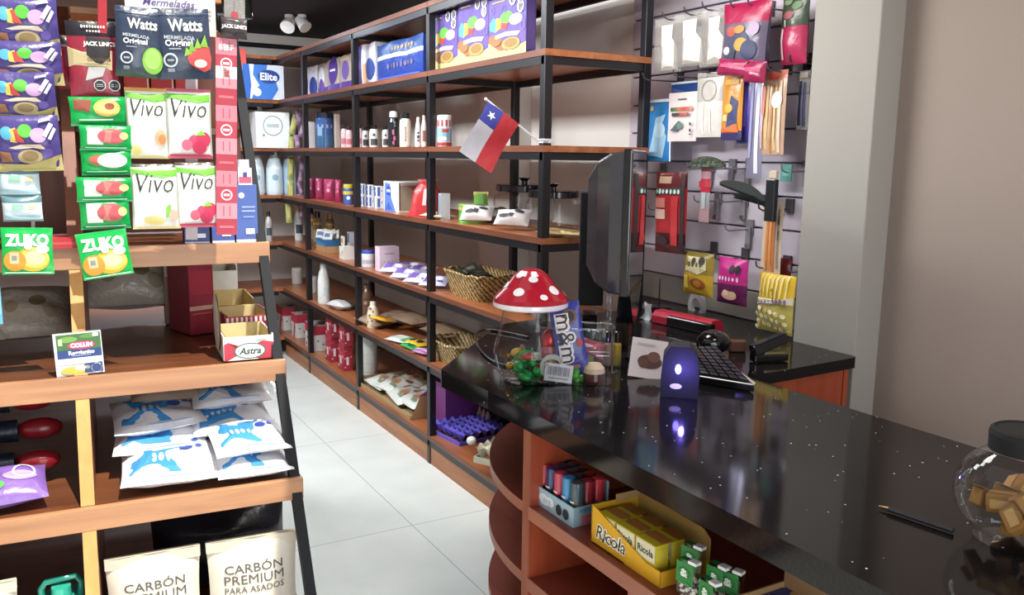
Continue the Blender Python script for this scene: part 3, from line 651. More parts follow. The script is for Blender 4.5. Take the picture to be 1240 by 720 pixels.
q=fp(588.5,120); e=fp(651,170); b=MB(); b.cyl(q,e+(e-q)*.03,.0035,.0035,'#d8d8dc/gloss',10); b.sph(tuple(q),.006,'#d8d8dc/gloss',10); b.build('stick',fl)
b=MB(); b.box((XF+.0175-fl.location.x,PY[3]-fl.location.y,e.z),(.041,.041,.016),'#c9c9cc/gloss'); b.bar(e,(XF+.0175-fl.location.x,PY[3]-fl.location.y-.018,e.z),.006,.006,'#c9c9cc/gloss'); b.build('clip',fl)
# --- level 4
for i,(x,lab) in enumerate(((377,'amber bottle with a black and gold cap, farthest of the three on the fourth shelf'),(385,'amber bottle with a black and gold cap, middle of three'),(400,'amber bottle with a gold cap, behind the blue display box'))):
    bt(x,10,46-3*i,.12+.1*(i==2),lab,'shoulder','#8a6a48/gloss','#b08a3a/gloss' if i==2 else '#18161a/gloss',[('r',0,.8,.9,.08,'#b8913e'),('r',0,.4,.7,.4,'#a88e6e')],4,'amber bottles')
c,w,dpt=fit(383,412,4,.06,.10); H=hpx(26,c)
t=thing('display_tray','blue display tray full of white packets on the fourth shelf','tray',c,AW)
b=MB(); b.box((0,0,H*.3),(w,dpt,H*.6),'#2f6390'); b.marks(flat_map((w/2,0,0),(0,dpt,0),(0,0,H*.6),(1,0,0)),dpt/(H*.6),[('r',0,.25,1,.5,'#b08a5e')],.0006); b.marks(flat_map((0,-dpt/2,0),(w,0,0),(0,0,H*.6),(0,-1,0)),w/(H*.6),[('r',0,.25,1,.5,'#b08a5e'),('p',[(-.5,.5),(.5,.5),(.5,.6),(-.5,.9)],'#3f7fae')],.0006); b.build('tray_box',t)
for i in range(7):
    b=pouch_mb(w*.34,H*.42,.02,[(1,'#d9d8cc/film')],[('r',0,.5,.6,.4,'#5a6a9a')],nu=6,nv=6,seed=i); o=b.build('tray_packet'); q=c+Vector((-.03+.03*(i%3),w*.36-w*.12*i,H*.58)); o.location=q; o.rotation_euler=(-.35,.25*math.sin(i*2.1),AW+.5+.2*math.cos(i)); tag(o,'small white and blue packet standing in the blue display tray','packet','packets in the blue tray')
c,w,dp=fit(411,431,4,.05,.08); H=hpx(25,c)
carton('white_carton','white carton with a round brown picture left of the second steel post','carton',c,AW,w,dp,H*.6,'#d9d5ce',front=[('r',0,.4,.8,.3,'#cfc6bd'),('e',.2,.6,.1,'#b9877a')])
b=carton_mb(w*.45,.012,H*.45,'#d8d2c6',front=[('e',0,.5,.4,'#a8733c')]); o=b.build('round_label_card'); q=sp(415.5,4,.08); q.z+=H*.6+.001; o.location=q; o.rotation_euler=(0,0,AW); tag(o,'small card with a brown oval standing on the white carton','card')
c,w,dp=fit(421,431,4,.16,.05); carton('white_carton','white carton with blue top stacked at the second steel post','carton',c,AW,w,dp,H*1.15,'#cfd0d6',front=[('r',0,.75,.8,.4,'#5a6f9a')])
bt(446,16,20,.07,'white tub with a blue lid beside the pale pink box','jar','#d6d4d6/gloss','#3f51a8/gloss',[('r',0,.4,.8,.3,'#a9a2ae')],4,None,'tub','tub')
c,w,dp=fit(454.5,483.5,4,.05,.12); H=hpx(29,c)
carton('pink_box','pale pink cube box standing alone on the fourth shelf','box',c,AW,w,dp,H,'#d9c3cf',side=[('r',0,.72,.5,.03,'#8a6a80'),('r',-.25,.4,.1,.02,'#8a6a80'),('r',-.05,.4,.1,.02,'#8a6a80'),('r',.15,.4,.1,.02,'#8a6a80'),('r',.3,.4,.1,.02,'#8a6a80'),('r',-.1,.32,.4,.02,'#a58a9a'),('r',-.25,.12,.2,.05,'#9a7a92')],top=[('r',0,.5,.5,.08,'#6a5a64')])
for i,(x,d,rz,dz) in enumerate(((478,.10,.3,0),(492,.07,.2,0),(508,.06,.1,0),(497,.20,.5,0),(527,.09,.15,0),(512,.2,.3,0))):
    lab=('purple and white packet next to the pale pink box','purple and white packet lying at the shelf edge, second from the pink box','purple and white packet just left of the third steel post','purple and white packet lying in the back row behind','purple and white packet right of the third steel post by the basket','purple and white packet at the back by the third steel post')[i]
    lying('sweet_packet',lab,'packet',x,4,d,.15,.11,.04,'#b8b4cc/film',[('r',-.2,.5,.35,.6,'#6a4fa0'),('e',.2,.45,.15,'#e6e4ee'),('e',.1,.8,.1,'#7a5fb0'),('r',.3,.2,.2,.1,'#5a3f90')],-.9+rz*.5,'purple and white packets on the fourth shelf',tilt=.3,seed=i)
def basket(label,c,w,dp,h,rz,k,items):
    t=thing('woven_basket',label,'basket',c,rz)
    b=MB(); n=40; rows=9
    def rr(u,v,ins):
        a=2*PI*u; q=4.5; x=math.copysign(abs(math.cos(a))**(2/q),math.cos(a)); y=math.copysign(abs(math.sin(a))**(2/q),math.sin(a))
        s_=.80+.20*v; s2=s_-(.05 if ins else 0)+(.014*math.sin(n*PI*u*2/2+PI*int(v*rows)) if not ins else 0)
        return (x*w/2*s2,y*dp/2*s2,h*v+(0.004*math.sin(10*a) if v>.95 else 0)+(.006 if ins and v==0 else 0))
    b.grid(lambda u,v:rr(u,v,0),n*2,rows*2,k); b.grid(lambda u,v:rr(1-u,v,1),n*2,6,k)
    b.fan([rr(i/40,0,1)[:2] for i in range(40)],(0,0),lambda x,y,o:(x,y,.004),0,k); b.build('basket_body',t)
    b=MB(); pts=[Vector(rr(i/60,1,0))*1.0-Vector((0,0,0)) for i in range(61)]; b.tube([p+Vector((0,0,.002)) for p in pts],.007,k,8); b.build('rim',t)
    return t
c,w=span(541,622,4,.17); c.y+=.0
basket('woven basket of dark packets on the fourth shelf behind the mushroom jar',sp(583,4,.17),.40,.26,.115,AW,'#cba86c/weave',0)
for i,(dx,dy) in enumerate(((-.11,.02),(-.03,-.03),(.05,.03),(.12,-.02))):
    q=sp(583,4,.17)
    b=pouch_mb(.11,.09,.03,[(1,('#4a4f48/film','#2f3a30/film','#5a5a50/film','#3a4038/film')[i])],[('r',0,.5,.5,.3,'#7a8070')],nu=8,nv=8,seed=i+20); o=b.build('dark_packet'); o.location=(q.x+dy,q.y-dx,q.z+.085); o.rotation_euler=(-1.1,.2*i-.3,.7*i); tag(o,('dark green packet farthest in the upper woven basket','black green packet second from the far end in the upper woven basket','grey green packet lying third in the upper woven basket','dark packet nearest the near end in the upper woven basket')[i],'packet','packets in the upper basket')
lying('orange_snack_bag','orange snack bag showing just above the red mushroom lid','snack bag',643,4,.16,.14,.10,.06,'#b5562e/film',[],AW,dz=0)
# --- level 5
for x,d,lab in ((360,.16,'small white tub at the far corner of the fifth shelf'),(379,.14,'small white tub behind the tall white bottle')):
    bt(x,13,19,d,lab,'jar','#cfcac6/gloss','#d9d5d2/gloss',(),5,'small white tubs','tub','tub')
bt(392.5,15,49,.06,'tall white bottle standing alone on the fifth shelf','slim','#dcdcd8/gloss','#d0d0cc/gloss',[('p',[(-.3,.1),(.2,.1),(.3,.6),(0,.5)],'#c2c8c6')],5)
lying('white_packet','white packet with dark top lying beside the tall white bottle','packet',414,5,.10,.20,.13,.06,[(.6,'#cfcfd0/film'),(1,'#5a564e/film')],[('r',-.3,.8,.3,.2,'#c9b85a')],AW+.3)
bt(445,14,38,.17,'tall brown speckled bottle right of the second steel post','slim','#7a5a48/gloss','#8a7060/gloss',[('e',-.1,.5,.1,'#b09a84'),('e',.1,.3,.1,'#c9b8a4'),('r',0,.65,.6,.05,'#5a3a30')],5)
bt(452,15,32,.06,'cream spotted bottle in front of the brown speckled one','slim','#d6cbb2/gloss','#d9d2c0/gloss',[('e',-.2,.6,.05,'#5a4a3a'),('e',0,.75,.05,'#6a4a3a'),('e',.15,.5,.05,'#4a3a2a'),('e',-.05,.35,.05,'#7a4a4a'),('e',.2,.3,.05,'#5a4a3a'),('e',-.3,.3,.05,'#5a4a3a'),('r',-.2,.88,.2,.1,'#a84a5a')],5)
BE='#9c8570/crinkle'
for i,(x,d,w,h,t_,rz,lab,dz) in enumerate(((455,.10,.26,.17,.06,.2,'bag of brown grain under the yellow packet',0),(486,.27,.26,.18,.07,.5,'bag of brown grain at the back left of the grain bags',0),(501,.22,.28,.18,.06,.1,'bag of brown grain in the middle, left of the third post',.05),(545,.22,.30,.20,.06,0,'lower bag of brown grain right of the third steel post',0),(542,.23,.30,.20,.06,.06,'upper bag of brown grain stacked right of the third steel post',.06))):
    lying('grain_bag',lab,'grain bag',x,5,d,w,h,t_,BE,[('r',0,.5,.2,.1,'#b09c86')],AW+rz,'bags of brown grain',seed=30+i,dz=dz)
lying('yellow_packet','long yellow packet with red letters lying on a grain bag','packet',463,5,.08,.19,.075,.02,'#d8a92e/film',[('sq',0,.5,.6,.35,'#a83a28',6),('r',.4,.5,.1,.8,'#c9862a')],AW+.25,dz=.062)
lying('clear_packet','pale packet with yellow label lying by the shelf edge','packet',487,5,.06,.17,.12,.03,'#c2cac2/film',[('r',0,.7,.6,.3,'#d9dcd2'),('r',.35,.5,.3,.8,'#4f9a6a')],AW+.3)
lying('yellow_packet','yellow packet with two black patches left of the third steel post','packet',505,5,.09,.15,.10,.035,'#d2ae28/film',[('e',-.2,.45,.14,'#26241f'),('e',.2,.5,.14,'#26241f')],AW+.2)
lying('green_packet','bright green packet at the shelf edge below the yellow one','packet',497,5,.035,.15,.06,.025,'#2f9a4e/film',[('e',.1,.5,.15,'#1f5a34'),('e',-.25,.6,.1,'#bfe0c8')],AW+.1)
lying('purple_packet','pink purple packet sticking out at the third steel post','packet',514,5,.05,.12,.09,.03,'#9a5a92/film',[('r',0,.3,.8,.2,'#d0b0cc')],AW+.3)
basket('woven basket on the fifth shelf tucked behind the counter corner',sp(558,5,.16),.34,.24,.10,AW,'#cbb07a/weave',0)
# --- level 6
def petbox(x,d,lab,h=30,wpx=24):
    c,w,dp=fit(x-wpx/2,x+wpx/2,6,d,.09); H=hpx(h,c)
    carton('red_top_carton',lab,'carton',c,AW,w,dp,H,'#d3cfcb','white cartons with red tops',front=[('r',0,.82,1,.36,'#b83244'),('p',[(-.1,0),(.15,0),(.3,.65),(.12,.65)],'#b83244'),('e',-.25,.4,.05,'#4a4446'),('e',.1,.3,.05,'#4a4446'),('e',.35,.45,.05,'#4a4446'),('e',-.35,.15,.05,'#4a4446')],side=[('r',0,.82,1,.36,'#b83244'),('e',-.2,.4,.07,'#4a4446'),('e',.2,.25,.07,'#4a4446')],top=[('r',0,.5,.95,.9,'#c4bfbd'),('e',0,.5,.15,'#5a5458'),('e',.25,.3,.1,'#5a5458')])
petbox(346,.05,'white carton with a red top, farthest in the row on the bottom shelf',27,22)
petbox(363,.06,'white carton with a red top, second in the bottom row',28,20)
petbox(383,.05,'white carton with a red top, nearest of the row, beside the red boxes',30,26)
RED=[('r',0,.5,.98,.98,'#a32a3c'),('r',-.1,.4,.28,.32,'#e2ccd0'),('e',.3,.55,.1,'#d9a0a8'),('e',-.38,.5,.08,'#d9b0b6'),('e',-.35,.8,.09,'#c76a76'),('e',.1,.82,.09,'#7a1a2a'),('e',.32,.2,.09,'#7a1a2a'),('e',-.38,.15,.08,'#e2ccd0')]
for i,(x,row,lab) in enumerate(((403,0,'red carton with a pale square, lower left of the stack of four'),(419,0,'red carton with a pale square, lower right of the stack of four'),(404,1,'red carton with a pale square, upper left of the stack of four'),(420,1,'red carton with a pale square, upper right of the stack of four'))):
    c,w,dp=fit(x-8.5,x+8.5,6,.05,.06); H=hpx(30,c); c.z+=row*(H+.001)
    carton('red_carton',lab,'carton',c,AW,w,dp,H,'#98283a','stack of red cartons',front=RED,side=RED,sidel=RED)
c=sp(448,6,.16); b=MB(); r=msize(9.5,c); H=hpx(54,c); b.lathe([(.0001,0),(r,0),(r,H),(r*.5,H),(r*.5,H*.9),(.0001,H*.9)],'#c9cdc8/soft',22)
for i in range(5): b.lathe([(r*1.01,H*(.1+.2*i)),(r*1.025,H*(.11+.2*i)),(r*1.01,H*(.12+.2*i))],'#bcc2bc/soft',22)
o=b.build('foil_roll'); o.location=c; tag(o,'pale upright roll behind the second steel post on the bottom shelf','paper roll')
# flat open carton of white packs
c=(sp(436,6,.02)+sp(497,6,.02))/2+Vector((.17,0,0)); wd=abs(sp(436,6,.02).y-sp(497,6,.02).y)
t=thing('open_carton','low cardboard carton holding white packs on the bottom shelf','carton',c,AW)
b=MB(); b.box((0,0,.003),(wd,.34,.006),'#a58a64'); b.box((-wd/2,0,.03),(.005,.34,.06),'#a58a64'); b.box((0,.17,.035),(wd,.005,.07),'#a58a64'); b.box((0,-.17,.012),(wd,.005,.024),'#a58a64'); b.build('carton_tray',t)
b=MB(); b.add([(wd/2,-.17,0),(wd/2,.17,0),(wd/2+.02,.17,.13),(wd/2+.02,-.12,.13)],[(0,1,2,3)],'#b09468'); b.add([(wd/2+.004,-.17,0),(wd/2+.004,.17,0),(wd/2+.024,.17,.13),(wd/2+.024,-.12,.13)],[(3,2,1,0)],'#b09468'); b.build('flap',t)
for i,(a,e,lab) in enumerate(((-.30,-.06,'white pack farthest left in the low carton'),(-.10,-.05,'white pack second along the front of the low carton'),(.12,-.06,'white pack third along the front of the low carton'),(.32,-.05,'white pack nearest the cardboard flap'),(-.2,.09,'white pack at the back left of the low carton'),(.2,.09,'white pack at the back right of the low carton'))):
    b=pouch_mb(.27 if e<0 else .3,.19,.075,[(1,'#cfd0c8/film')],[('e',-.2,.6,.1,'#8a6a58'),('e',.1,.4,.12,'#b98a62'),('e',.3,.7,.08,'#7a5a4a'),('e',-.35,.25,.07,'#a86a5a'),('r',.2,.2,.2,.1,'#6a8a6a'),('p',[(-.1,.7),(.1,.75),(.05,.9),(-.1,.9)],'#9aa89a')],seed=40+i,nu=10,nv=10)
    b.v=[(p[0],p[1],p[2]-.095) for p in b.v]; o=b.build('white_pack'); o.location=(c.x+e,c.y-a*wd,c.z+.05+.012*(i%2)); o.rotation_euler=(-PI/2+.12,0,AW+.15*math.sin(i*2)); tag(o,lab,'pack','white packs in the low carton')
EP=sp(560,6,.19); ya,yb=c.y-wd/2-.035,EP.y-.06+.165; c=Vector((XF+.28,(ya+yb)/2,Z6+.0005)); bwid=max(.2,ya-yb); H=hpx(50,c)
t=thing('purple_box','large purple cardboard box on the bottom shelf under the counter corner','box',c,AW)
b=carton_mb(bwid,.30,H,'#7a3a80',front=[('sq',-.34,.35,.22,.10,'#cdb0d0',6),('r',-.33,.72,.18,.10,'#cdb8d2'),('r',0,.97,1,.05,'#8f5596')]); b.build('box_body',t)
e_=bwid/2; b=MB(); b.add([(-e_,-.152,0.004),(-e_,-.152,H*.7),(-e_-.02,-.20,H*.55),(-e_-.025,-.21,0.004)],[(0,1,2,3)],'#7a3a80'); b.add([(-e_-.003,-.15,0.004),(-e_-.003,-.15,H*.7),(-e_-.023,-.197,H*.55),(-e_-.028,-.207,0.004)],[(3,2,1,0)],'#8f5596'); b.build('flap',t)
def eggtray(label,c,rz,nx,ny,k,s=.047,name='egg_tray',cat='egg tray',hgt=.045):
    t=thing(name,label,cat,c,rz); b=MB(); W,D=nx*s,ny*s
    def f(u,v):
        x,y=u*nx,v*ny; z=.5-.5*math.cos(2*PI*x)*1; q=.5-.5*math.cos(2*PI*y)
        edge=min(u*nx,(1-u)*nx,v*ny,(1-v)*ny)
        return ((u-.5)*W,(v-.5)*D,.012+hgt*(1-(z*q)**.8*1.0)*.75+.012*(1-z)*(1-q))
    b.grid(f,nx*8,ny*8,k); b.build('cups',t)
    b=MB()
    for (p,q) in (((-W/2,-D/2),(W/2,-D/2)),((W/2,-D/2),(W/2,D/2)),((W/2,D/2),(-W/2,D/2)),((-W/2,D/2),(-W/2,-D/2))): b.bar((p[0],p[1],hgt*.22),(q[0],q[1],hgt*.22),.004,hgt*.4,k)
    b.build('rim',t); return t
EP=sp(560,6,.19)
eggtray('blue purple egg tray at the near end of the bottom shelf',(EP.x+.0,EP.y-.06,EP.z),AW+.12,6,6,'#6c60d2/soft')
q=sp(574,6,.02); q=Vector((EP.x-.11,EP.y-.10,EP.z+.03)); q=col_at(571,Z6+.075,(1,0),XF+.06); b=MB(); b.sph((0,0,0),(.022,.022,.029),'#e6e2dc',18); o=b.build('egg'); o.location=(q.x,q.y,Z6+.072); o.rotation_euler=(1.2,.3,0); tag(o,'single white egg lying on the blue purple egg tray','egg')
q=sp(597,6,.05)
eggtray('pale grey egg carton standing on the blue tray beside the egg',(q.x+.03,q.y-.03,q.z+.062),AW+.5,3,4,'#c2bda6/soft',.054,'egg_carton','egg carton',.07)
q=sp(598,6,.40); eggtray('dark blue egg tray at the back of the bottom shelf under the counter edge',(q.x,q.y-.02,q.z),AW,5,3,'#2f3a66/soft',.046,'egg_tray','egg tray',.055)
for i in range(4):
    b=MB(); b.lathe([(.016,0),(.004,.04),(.0001,.041)],'#cfc8b0/soft',10); o=b.build('carton_cone'); o.parent=[x for x in bpy.data.objects if x.get('label','').startswith('dark blue egg tray')][0]; o.location=(-.09+.047*i,-.075,.05); o['label']='pale pointed cone'
# ================================================================== GOODS ON THE BACK SHELVING
def bp_(px,lv,d): return col_at(px,LV[lv]+.0005,(0,1),YBF+d)
c=(bp_(291,1,.08)+bp_(340,1,.08))/2; w=abs(bp_(291,1,.08).x-bp_(340,1,.08).x); H=msize(40,c)
carton('tissue_pack','blue and white pack of paper rolls with white lettering on the back shelving','paper pack',c,0,w,.2,H,'#d8dde6/film',front=[('p',[(-.5,0),(-.34,0),(-.3,.4),(-.34,1),(-.5,1)],'#2f62b0'),('p',[(-.3,.0),(-.22,.25),(-.1,.4),(-.25,.7),(-.22,1),(.1,1),(.05,.6),(.3,.55),(.36,.3),(.2,0)],'#3a74c4'),('e',.13,.66,.27,'#1c3f84',.2),('t','Elite',.13,.66,.42,'#f0f2f6',{'b':.03}),('e',-.16,.2,.1,'#e3e6ec',.12)])
c=bp_(293.5,1,.02); carton('red_panel_box','tall narrow red box left of the blue and white paper pack','box',c,0,msize(10,c),.06,msize(58,c),'#cc4a44',front=[('r',0,.5,.9,.95,'#d8524a')])
c=(bp_(307,2,.08)+bp_(347,2,.08))/2; w=abs(bp_(307,2,.08).x-bp_(347,2,.08).x)
carton('tissue_pack','white paper pack with a pale outlined oval on the back shelving','paper pack',c,0,w,.2,msize(42,c),'#f2f4f4/film',front=[('ring',0,.62,.30,'#7f9a9a',.10),('r',0,.62,.36,.10,'#b8c6c4'),('e',-.28,.35,.04,'#8aa0a0')])
for x,wd,lab in ((312,17,'white bottle half hidden by the sloping black post'),(333,20,'white bottle standing clear between the black post and the hanging packets'),(352,18,'white and blue bottle behind the hanging packets')):
    c=bp_(x,3,.10); r=msize(wd,c)/2; H=msize(51,c)
    bottle('detergent_bottle',lab,'bottle',c,[(r*.95,0),(r,.05*H),(r,.6*H),(r*.7,.82*H),(r*.4,.9*H)],'#d8e6ee/gloss' if x!=352 else '#a9c4d8/gloss',([(r*.42,.9*H),(r*.42,.98*H),(r*.3,H)],'#e6eef2/gloss'),'white bottles on the back shelving',[('e',0,.45,.12,'#8fb0c0')],rz=-.15)
for x,wd,h,k,lab in ((326,8,36,'#b8b2ae/gloss','slim pale bottle right beside the sloping black post'),(362,10,42,'#d5d8d4/gloss','white bottle with gold top in the corner of the shelves')):
    c=bp_(x,4,.06); r=msize(wd,c)/2; H=msize(h,c)
    bottle('plastic_bottle',lab,'bottle',c,[(r*.95,0),(r,.05*H),(r,.66*H),(r*.6,.82*H),(r*.5,.84*H)],k,([(r*.55,.84*H),(r*.55,.98*H),(r*.4,H)],'#a98a4a/gloss' if x==362 else '#2a2a2e/gloss'),None,[('r',0,.4,.5,.3,'#3a4a52')],rz=-.15)
# strips hanging in the corner
t=thing('hanging_strip','hanging strip of small yellow green packets in the shelf corner','packet strip',on_plane(355,132,(0,1),YBF-.04),0)
b=MB(); b.tube([(0,0,.02),(0,0,-.82)],.003,'#b9b49a'); b.build('ribbon',t)
for i in range(5):
    b=pouch_mb(msize(8,t.location),msize(25,t.location),.03,[(1,'#aab06a/film')],[('r',0,.5,.6,.5,'#c9c47a')],nu=6,nv=8,seed=i); o=b.build('packet',t); o.location=(-.02+.006*math.sin(i*3)-.008*i,-.012,-.19-.165*i); o.rotation_euler=(0,.25 if i==0 else .05*math.sin(i),0)
t=thing('hanging_strip','hanging strip of small purple packets right of the yellow green ones','packet strip',on_plane(361,132,(0,1),YBF-.05),0)
b=MB(); b.tube([(0,0,.02),(0,0,-.85)],.003,'#8a7a92'); b.build('ribbon',t)
for i in range(9):
    b=pouch_mb(msize(7,t.location)*(1.1-.06*i),msize(17,t.location),.03,[(1,'#9a7aa0/film')],[('r',0,.4,.7,.3,'#c0a8c4')],nu=6,nv=6,seed=i+9); o=b.build('packet',t); o.location=(.012*math.sin(i*2.2),-.012,-.12-.088*i); o.rotation_euler=(0,.3*math.sin(i*1.7),0)
# ================================================================== GOODS ON THE SLOPING RACK
def lp(px,z,d): return col_at(px,z,LN,lplane(d))
def lh(px,py,d): return on_plane(px,py,LN,lplane(d))
HD=.17
def hbox(x0,y0_,x1,y1,d):
    """centre of the lower edge, width and height of a picture box on the hanging plane"""
    bl,br=lh(x0,y1,d),lh(x1,y1,d); tl=lh((x0+x1)/2,y0_,d)
    return (bl+br)/2,(br-bl).length,tl.z-bl.z
def hang(name,label,cat,box,d,t,bands,marks=(),group=None,tilt=0,roll=0,yaw=0,**kw):
    c,w,h=hbox(*box,d)
    return pouch(name,label,cat,c,(tilt,roll,LA+yaw),w,h,t,bands,marks,group,**kw)
def strip(label,px,ptop,pbot,d,k,wpx=3):
    a,b_=lh(px,ptop,d),lh(px,pbot,d); w=msize(wpx,a)
    b=MB(); b.box((0,0,(a.z-b_.z)/2),(w,.002,a.z-b_.z),k); o=b.build('hanging_tape'); o.location=b_; o.rotation_euler=(0,math.atan2(a.x-b_.x,a.z-b_.z),LA); return tag(o,label,'hanging strip')
# chocolate cookie bags (mascots on the print are left as plain colour blobs)
CK=[('e',-.30,.70,.10,'#5cb0d2',.12),('p',[(-.26,.55),(-.16,.53),(-.16,.8),(-.26,.76)],'#d8c05a'),('p',[(-.18,.55),(-.04,.53),(-.12,.78),(-.20,.76)],'#c2463c'),('e',-.02,.74,.11,'#58b13e',.12),('e',.18,.66,.13,'#c39ac8',.13),
    ('p',[(-.3,.44),(-.1,.5),(.2,.5),(.3,.40),(.1,.44),(-.2,.42)],'#cdb9a8'),('p',[(-.5,.0),(.5,.0),(.5,.3),(.3,.24),(-.1,.12),(-.5,.16)],'#b5a86a'),('e',.02,.28,.19,'#a4936a',.13),('e',.02,.29,.13,'#7f6a45',.09),('p',[(-.45,.38),(-.28,.36),(-.25,.2),(-.42,.18)],'#8a5e40'),
    ('p',[(.24,.66),(.30,.62),(.42,.84),(.36,.88)],'#d5d5de'),('p',[(.32,.60),(.37,.57),(.46,.76),(.42,.80)],'#c5c5d2'),('p',[(.2,.88),(.38,.92),(.36,.96),(.2,.92)],'#d5d5de'),('e',.3,.35,.08,'#5a4690',.08)]
PUK='#4c4180/film'
for i,(bx,lab,ti) in enumerate((((-6,0,75,66),'top purple chocolate snack bag of the strip at the left edge',.10),((-6,52,79,103),'second purple chocolate snack bag from the top of the left strip',.16),((-8,88,72,146),'third purple chocolate snack bag from the top of the left strip',.16),((-2,140,78,207),'lowest purple chocolate snack bag of the left strip',.10))):
    hang('snack_bag',lab,'snack bag',bx,HD-.012*i+.02,.05,PUK,CK,'purple snack bags on the left strip',tilt=ti,roll=-.03 if i<3 else -.04,seed=i)
strip('white hanging tape behind the purple snack bags',40,-2,320,HD+.06,'#cfcdc8',4)
for i,(bx,lab) in enumerate((((0,200,50,238),'pale blue packet, upper of two below the purple snack bags'),((4,236,53,268),'pale blue packet, lower of two above the green juice sachet'))):
    hang('tea_packet',lab,'packet',bx,HD,.04,[(.12,'#8fb4bd/film'),(.75,'#d3e6ea/film'),(1,'#5f7f86/film')],[('r',-.1,.62,.3,.2,'#8fbfa8'),('r',.25,.6,.2,.12,'#d8c79a'),('r',0,.2,.9,.1,'#a9ccd6')],'pale blue packets',tilt=.12,seed=i)
ZK_=[('t','ZUKO',0,.74,.86,'#eef2ea',{'b':.05,'h':1.15}),('e',.10,.33,.33,'#e8a92a',.26),('e',.14,.36,.28,'#f2cf5a',.22),('e',.14,.36,.2,'#f6e3a0',.15),('e',-.25,.3,.22,'#d98f2a',.22),('r',-.26,.36,.18,.24,'#c9b896'),('r',-.26,.36,.1,.1,'#7f8a80'),('e',.3,.55,.13,'#e9f0d8',.09),('r',0,.045,.9,.02,'#bfe6c8'),('e',.02,.62,.08,'#dff0d8')]
GR='#0fa648/film'
hang('juice_sachet','bright green orange-juice sachet at the far left over the pinkish shelf edge','juice sachet',(3,274,66,332),HD-.02,.018,GR,ZK_,'green juice sachets',roll=.03,crimp=.07,seed=1)
hang('juice_sachet','tilted green orange-juice sachet at the lower end of the green sachet strip','juice sachet',(101,278,163,335),HD-.02,.018,GR,ZK_,'green juice sachets',roll=-.17+.05,crimp=.07,seed=2)
FR=lambda a,c: [('p',[(-.40,.3),(.0,.28),(.05,.85),(-.35,.85)],a),('e',.15,.58,.22,c,.28),('t','ZUKO',0,.14,.7,'#bfe8cd'),('r',.4,.5,.05,.7,'#7fd0a0')]
PEA=[('p',[(-.42,.55),(-.15,.5),(-.1,.9),(-.42,.92)],'#8f4a3a'),('e',.16,.62,.24,'#e9c05a',.30),('e',.20,.66,.11,'#a4523a',.16),('e',.16,.62,.19,'#f1d27a',.24),('e',.21,.68,.09,'#a4523a',.12),('r',-.05,.22,.6,.05,'#bfe8cd')]
MAN=[('p',[(-.36,.25),(-.05,.25),(-.05,.9),(-.36,.9)],'#dfeadf'),('e',.12,.58,.28,'#c0545a',.30),('p',[(-.05,.35),(.1,.3),(.15,.8),(-.02,.85)],'#cf7a72'),('e',.36,.6,.09,'#e8c88a',.15),('r',0,.12,.8,.04,'#bfe8cd')]
CUS=[('e',-.15,.6,.2,'#b8604a',.2),('e',.12,.58,.3,'#eef2ea',.28),('r',0,.16,.8,.04,'#bfe8cd')]
for i,(bx,mk,lab,ro) in enumerate((((86,118,155,152),PEA,'green sachet with a peach picture under the red jerky pouch',-.04),((97,152,160,182),MAN,'green sachet with a pink mango picture, second of the green strip',0),((99,180,161,212),CUS,'green sachet with a white fruit picture, third of the green strip',-.02),((93,214,161,244),MAN,'green sachet with a pink mango picture, fourth of the green strip',0),((98,240,159,277),MAN,'green sachet with a pink fruit picture just above the tilted orange sachet',-.02))):
    hang('juice_sachet',lab,'juice sachet',bx,HD-.012*(i%2),.03,[(.06,'#3fb878/film'),(1,'#0fa04a/film')],mk,'green juice sachets',tilt=.10,roll=ro,crimp=.06,seed=10+i)
strip('dark hanging tape behind the strip of green sachets',108,60,300,HD+.05,'#2a2c35',6)
# jerky pouch and jam sachets
def octs(x,y,r): return [('o',x,y,r,'#c9c6c8'),('o',x,y,r*.82,'#23262b'),('r',x,y+.012,r*1.1,.008,'#c9c9c9'),('r',x,y-.012,r*1.1,.008,'#c9c9c9')]
hang('jerky_pouch','red and black jerky pouch with a cream band reading ORIGINAL','jerky pouch',(86,28,146,118),HD+.01,.03,[(.0,'#8f2738/film'),(.80,'#93283a/film'),(1,'#211d22/film')],
     [('p',[(-.5,.40),(.38,.36),(.42,.62),(-.5,.66)],'#bfae84'),('p',[(-.12,.56),(.05,.46),(.18,.44),(.36,.54),(.40,.78),(-.10,.80)],'#241f22'),('t',"JACK LINK'S",.16,.70,.66,'#eeece8',{'b':.04}),('t','ORIGINAL',.12,.50,.46,'#5a4a30',{'b':.02}),('r',.1,.44,.5,.01,'#8a7a58'),('p',[(-.18,.22),(.18,.28),(.25,.4),(-.1,.4)],'#b5b3b2'),('sq',.05,.93,.5,.05,'#c9c4c0',9),('sq',.05,.87,.3,.035,'#c9c4c0',5)]+octs(.10,.16,.13)+octs(.40,.16,.13),roll=-.02,tilt=.03,seed=3)
hang('jerky_pouch','red and black jerky pouch mostly hidden behind the front one','jerky pouch',(71,44,100,108),HD+.05,.03,[(.78,'#8f2034/film'),(1,'#211d22/film')],[('r',.0,.8,.7,.05,'#5a4a4c')],roll=.04,seed=5)
strip('red hanging tape above the jerky pouch',124,-30,40,HD-.004,'#a81f2e',10)
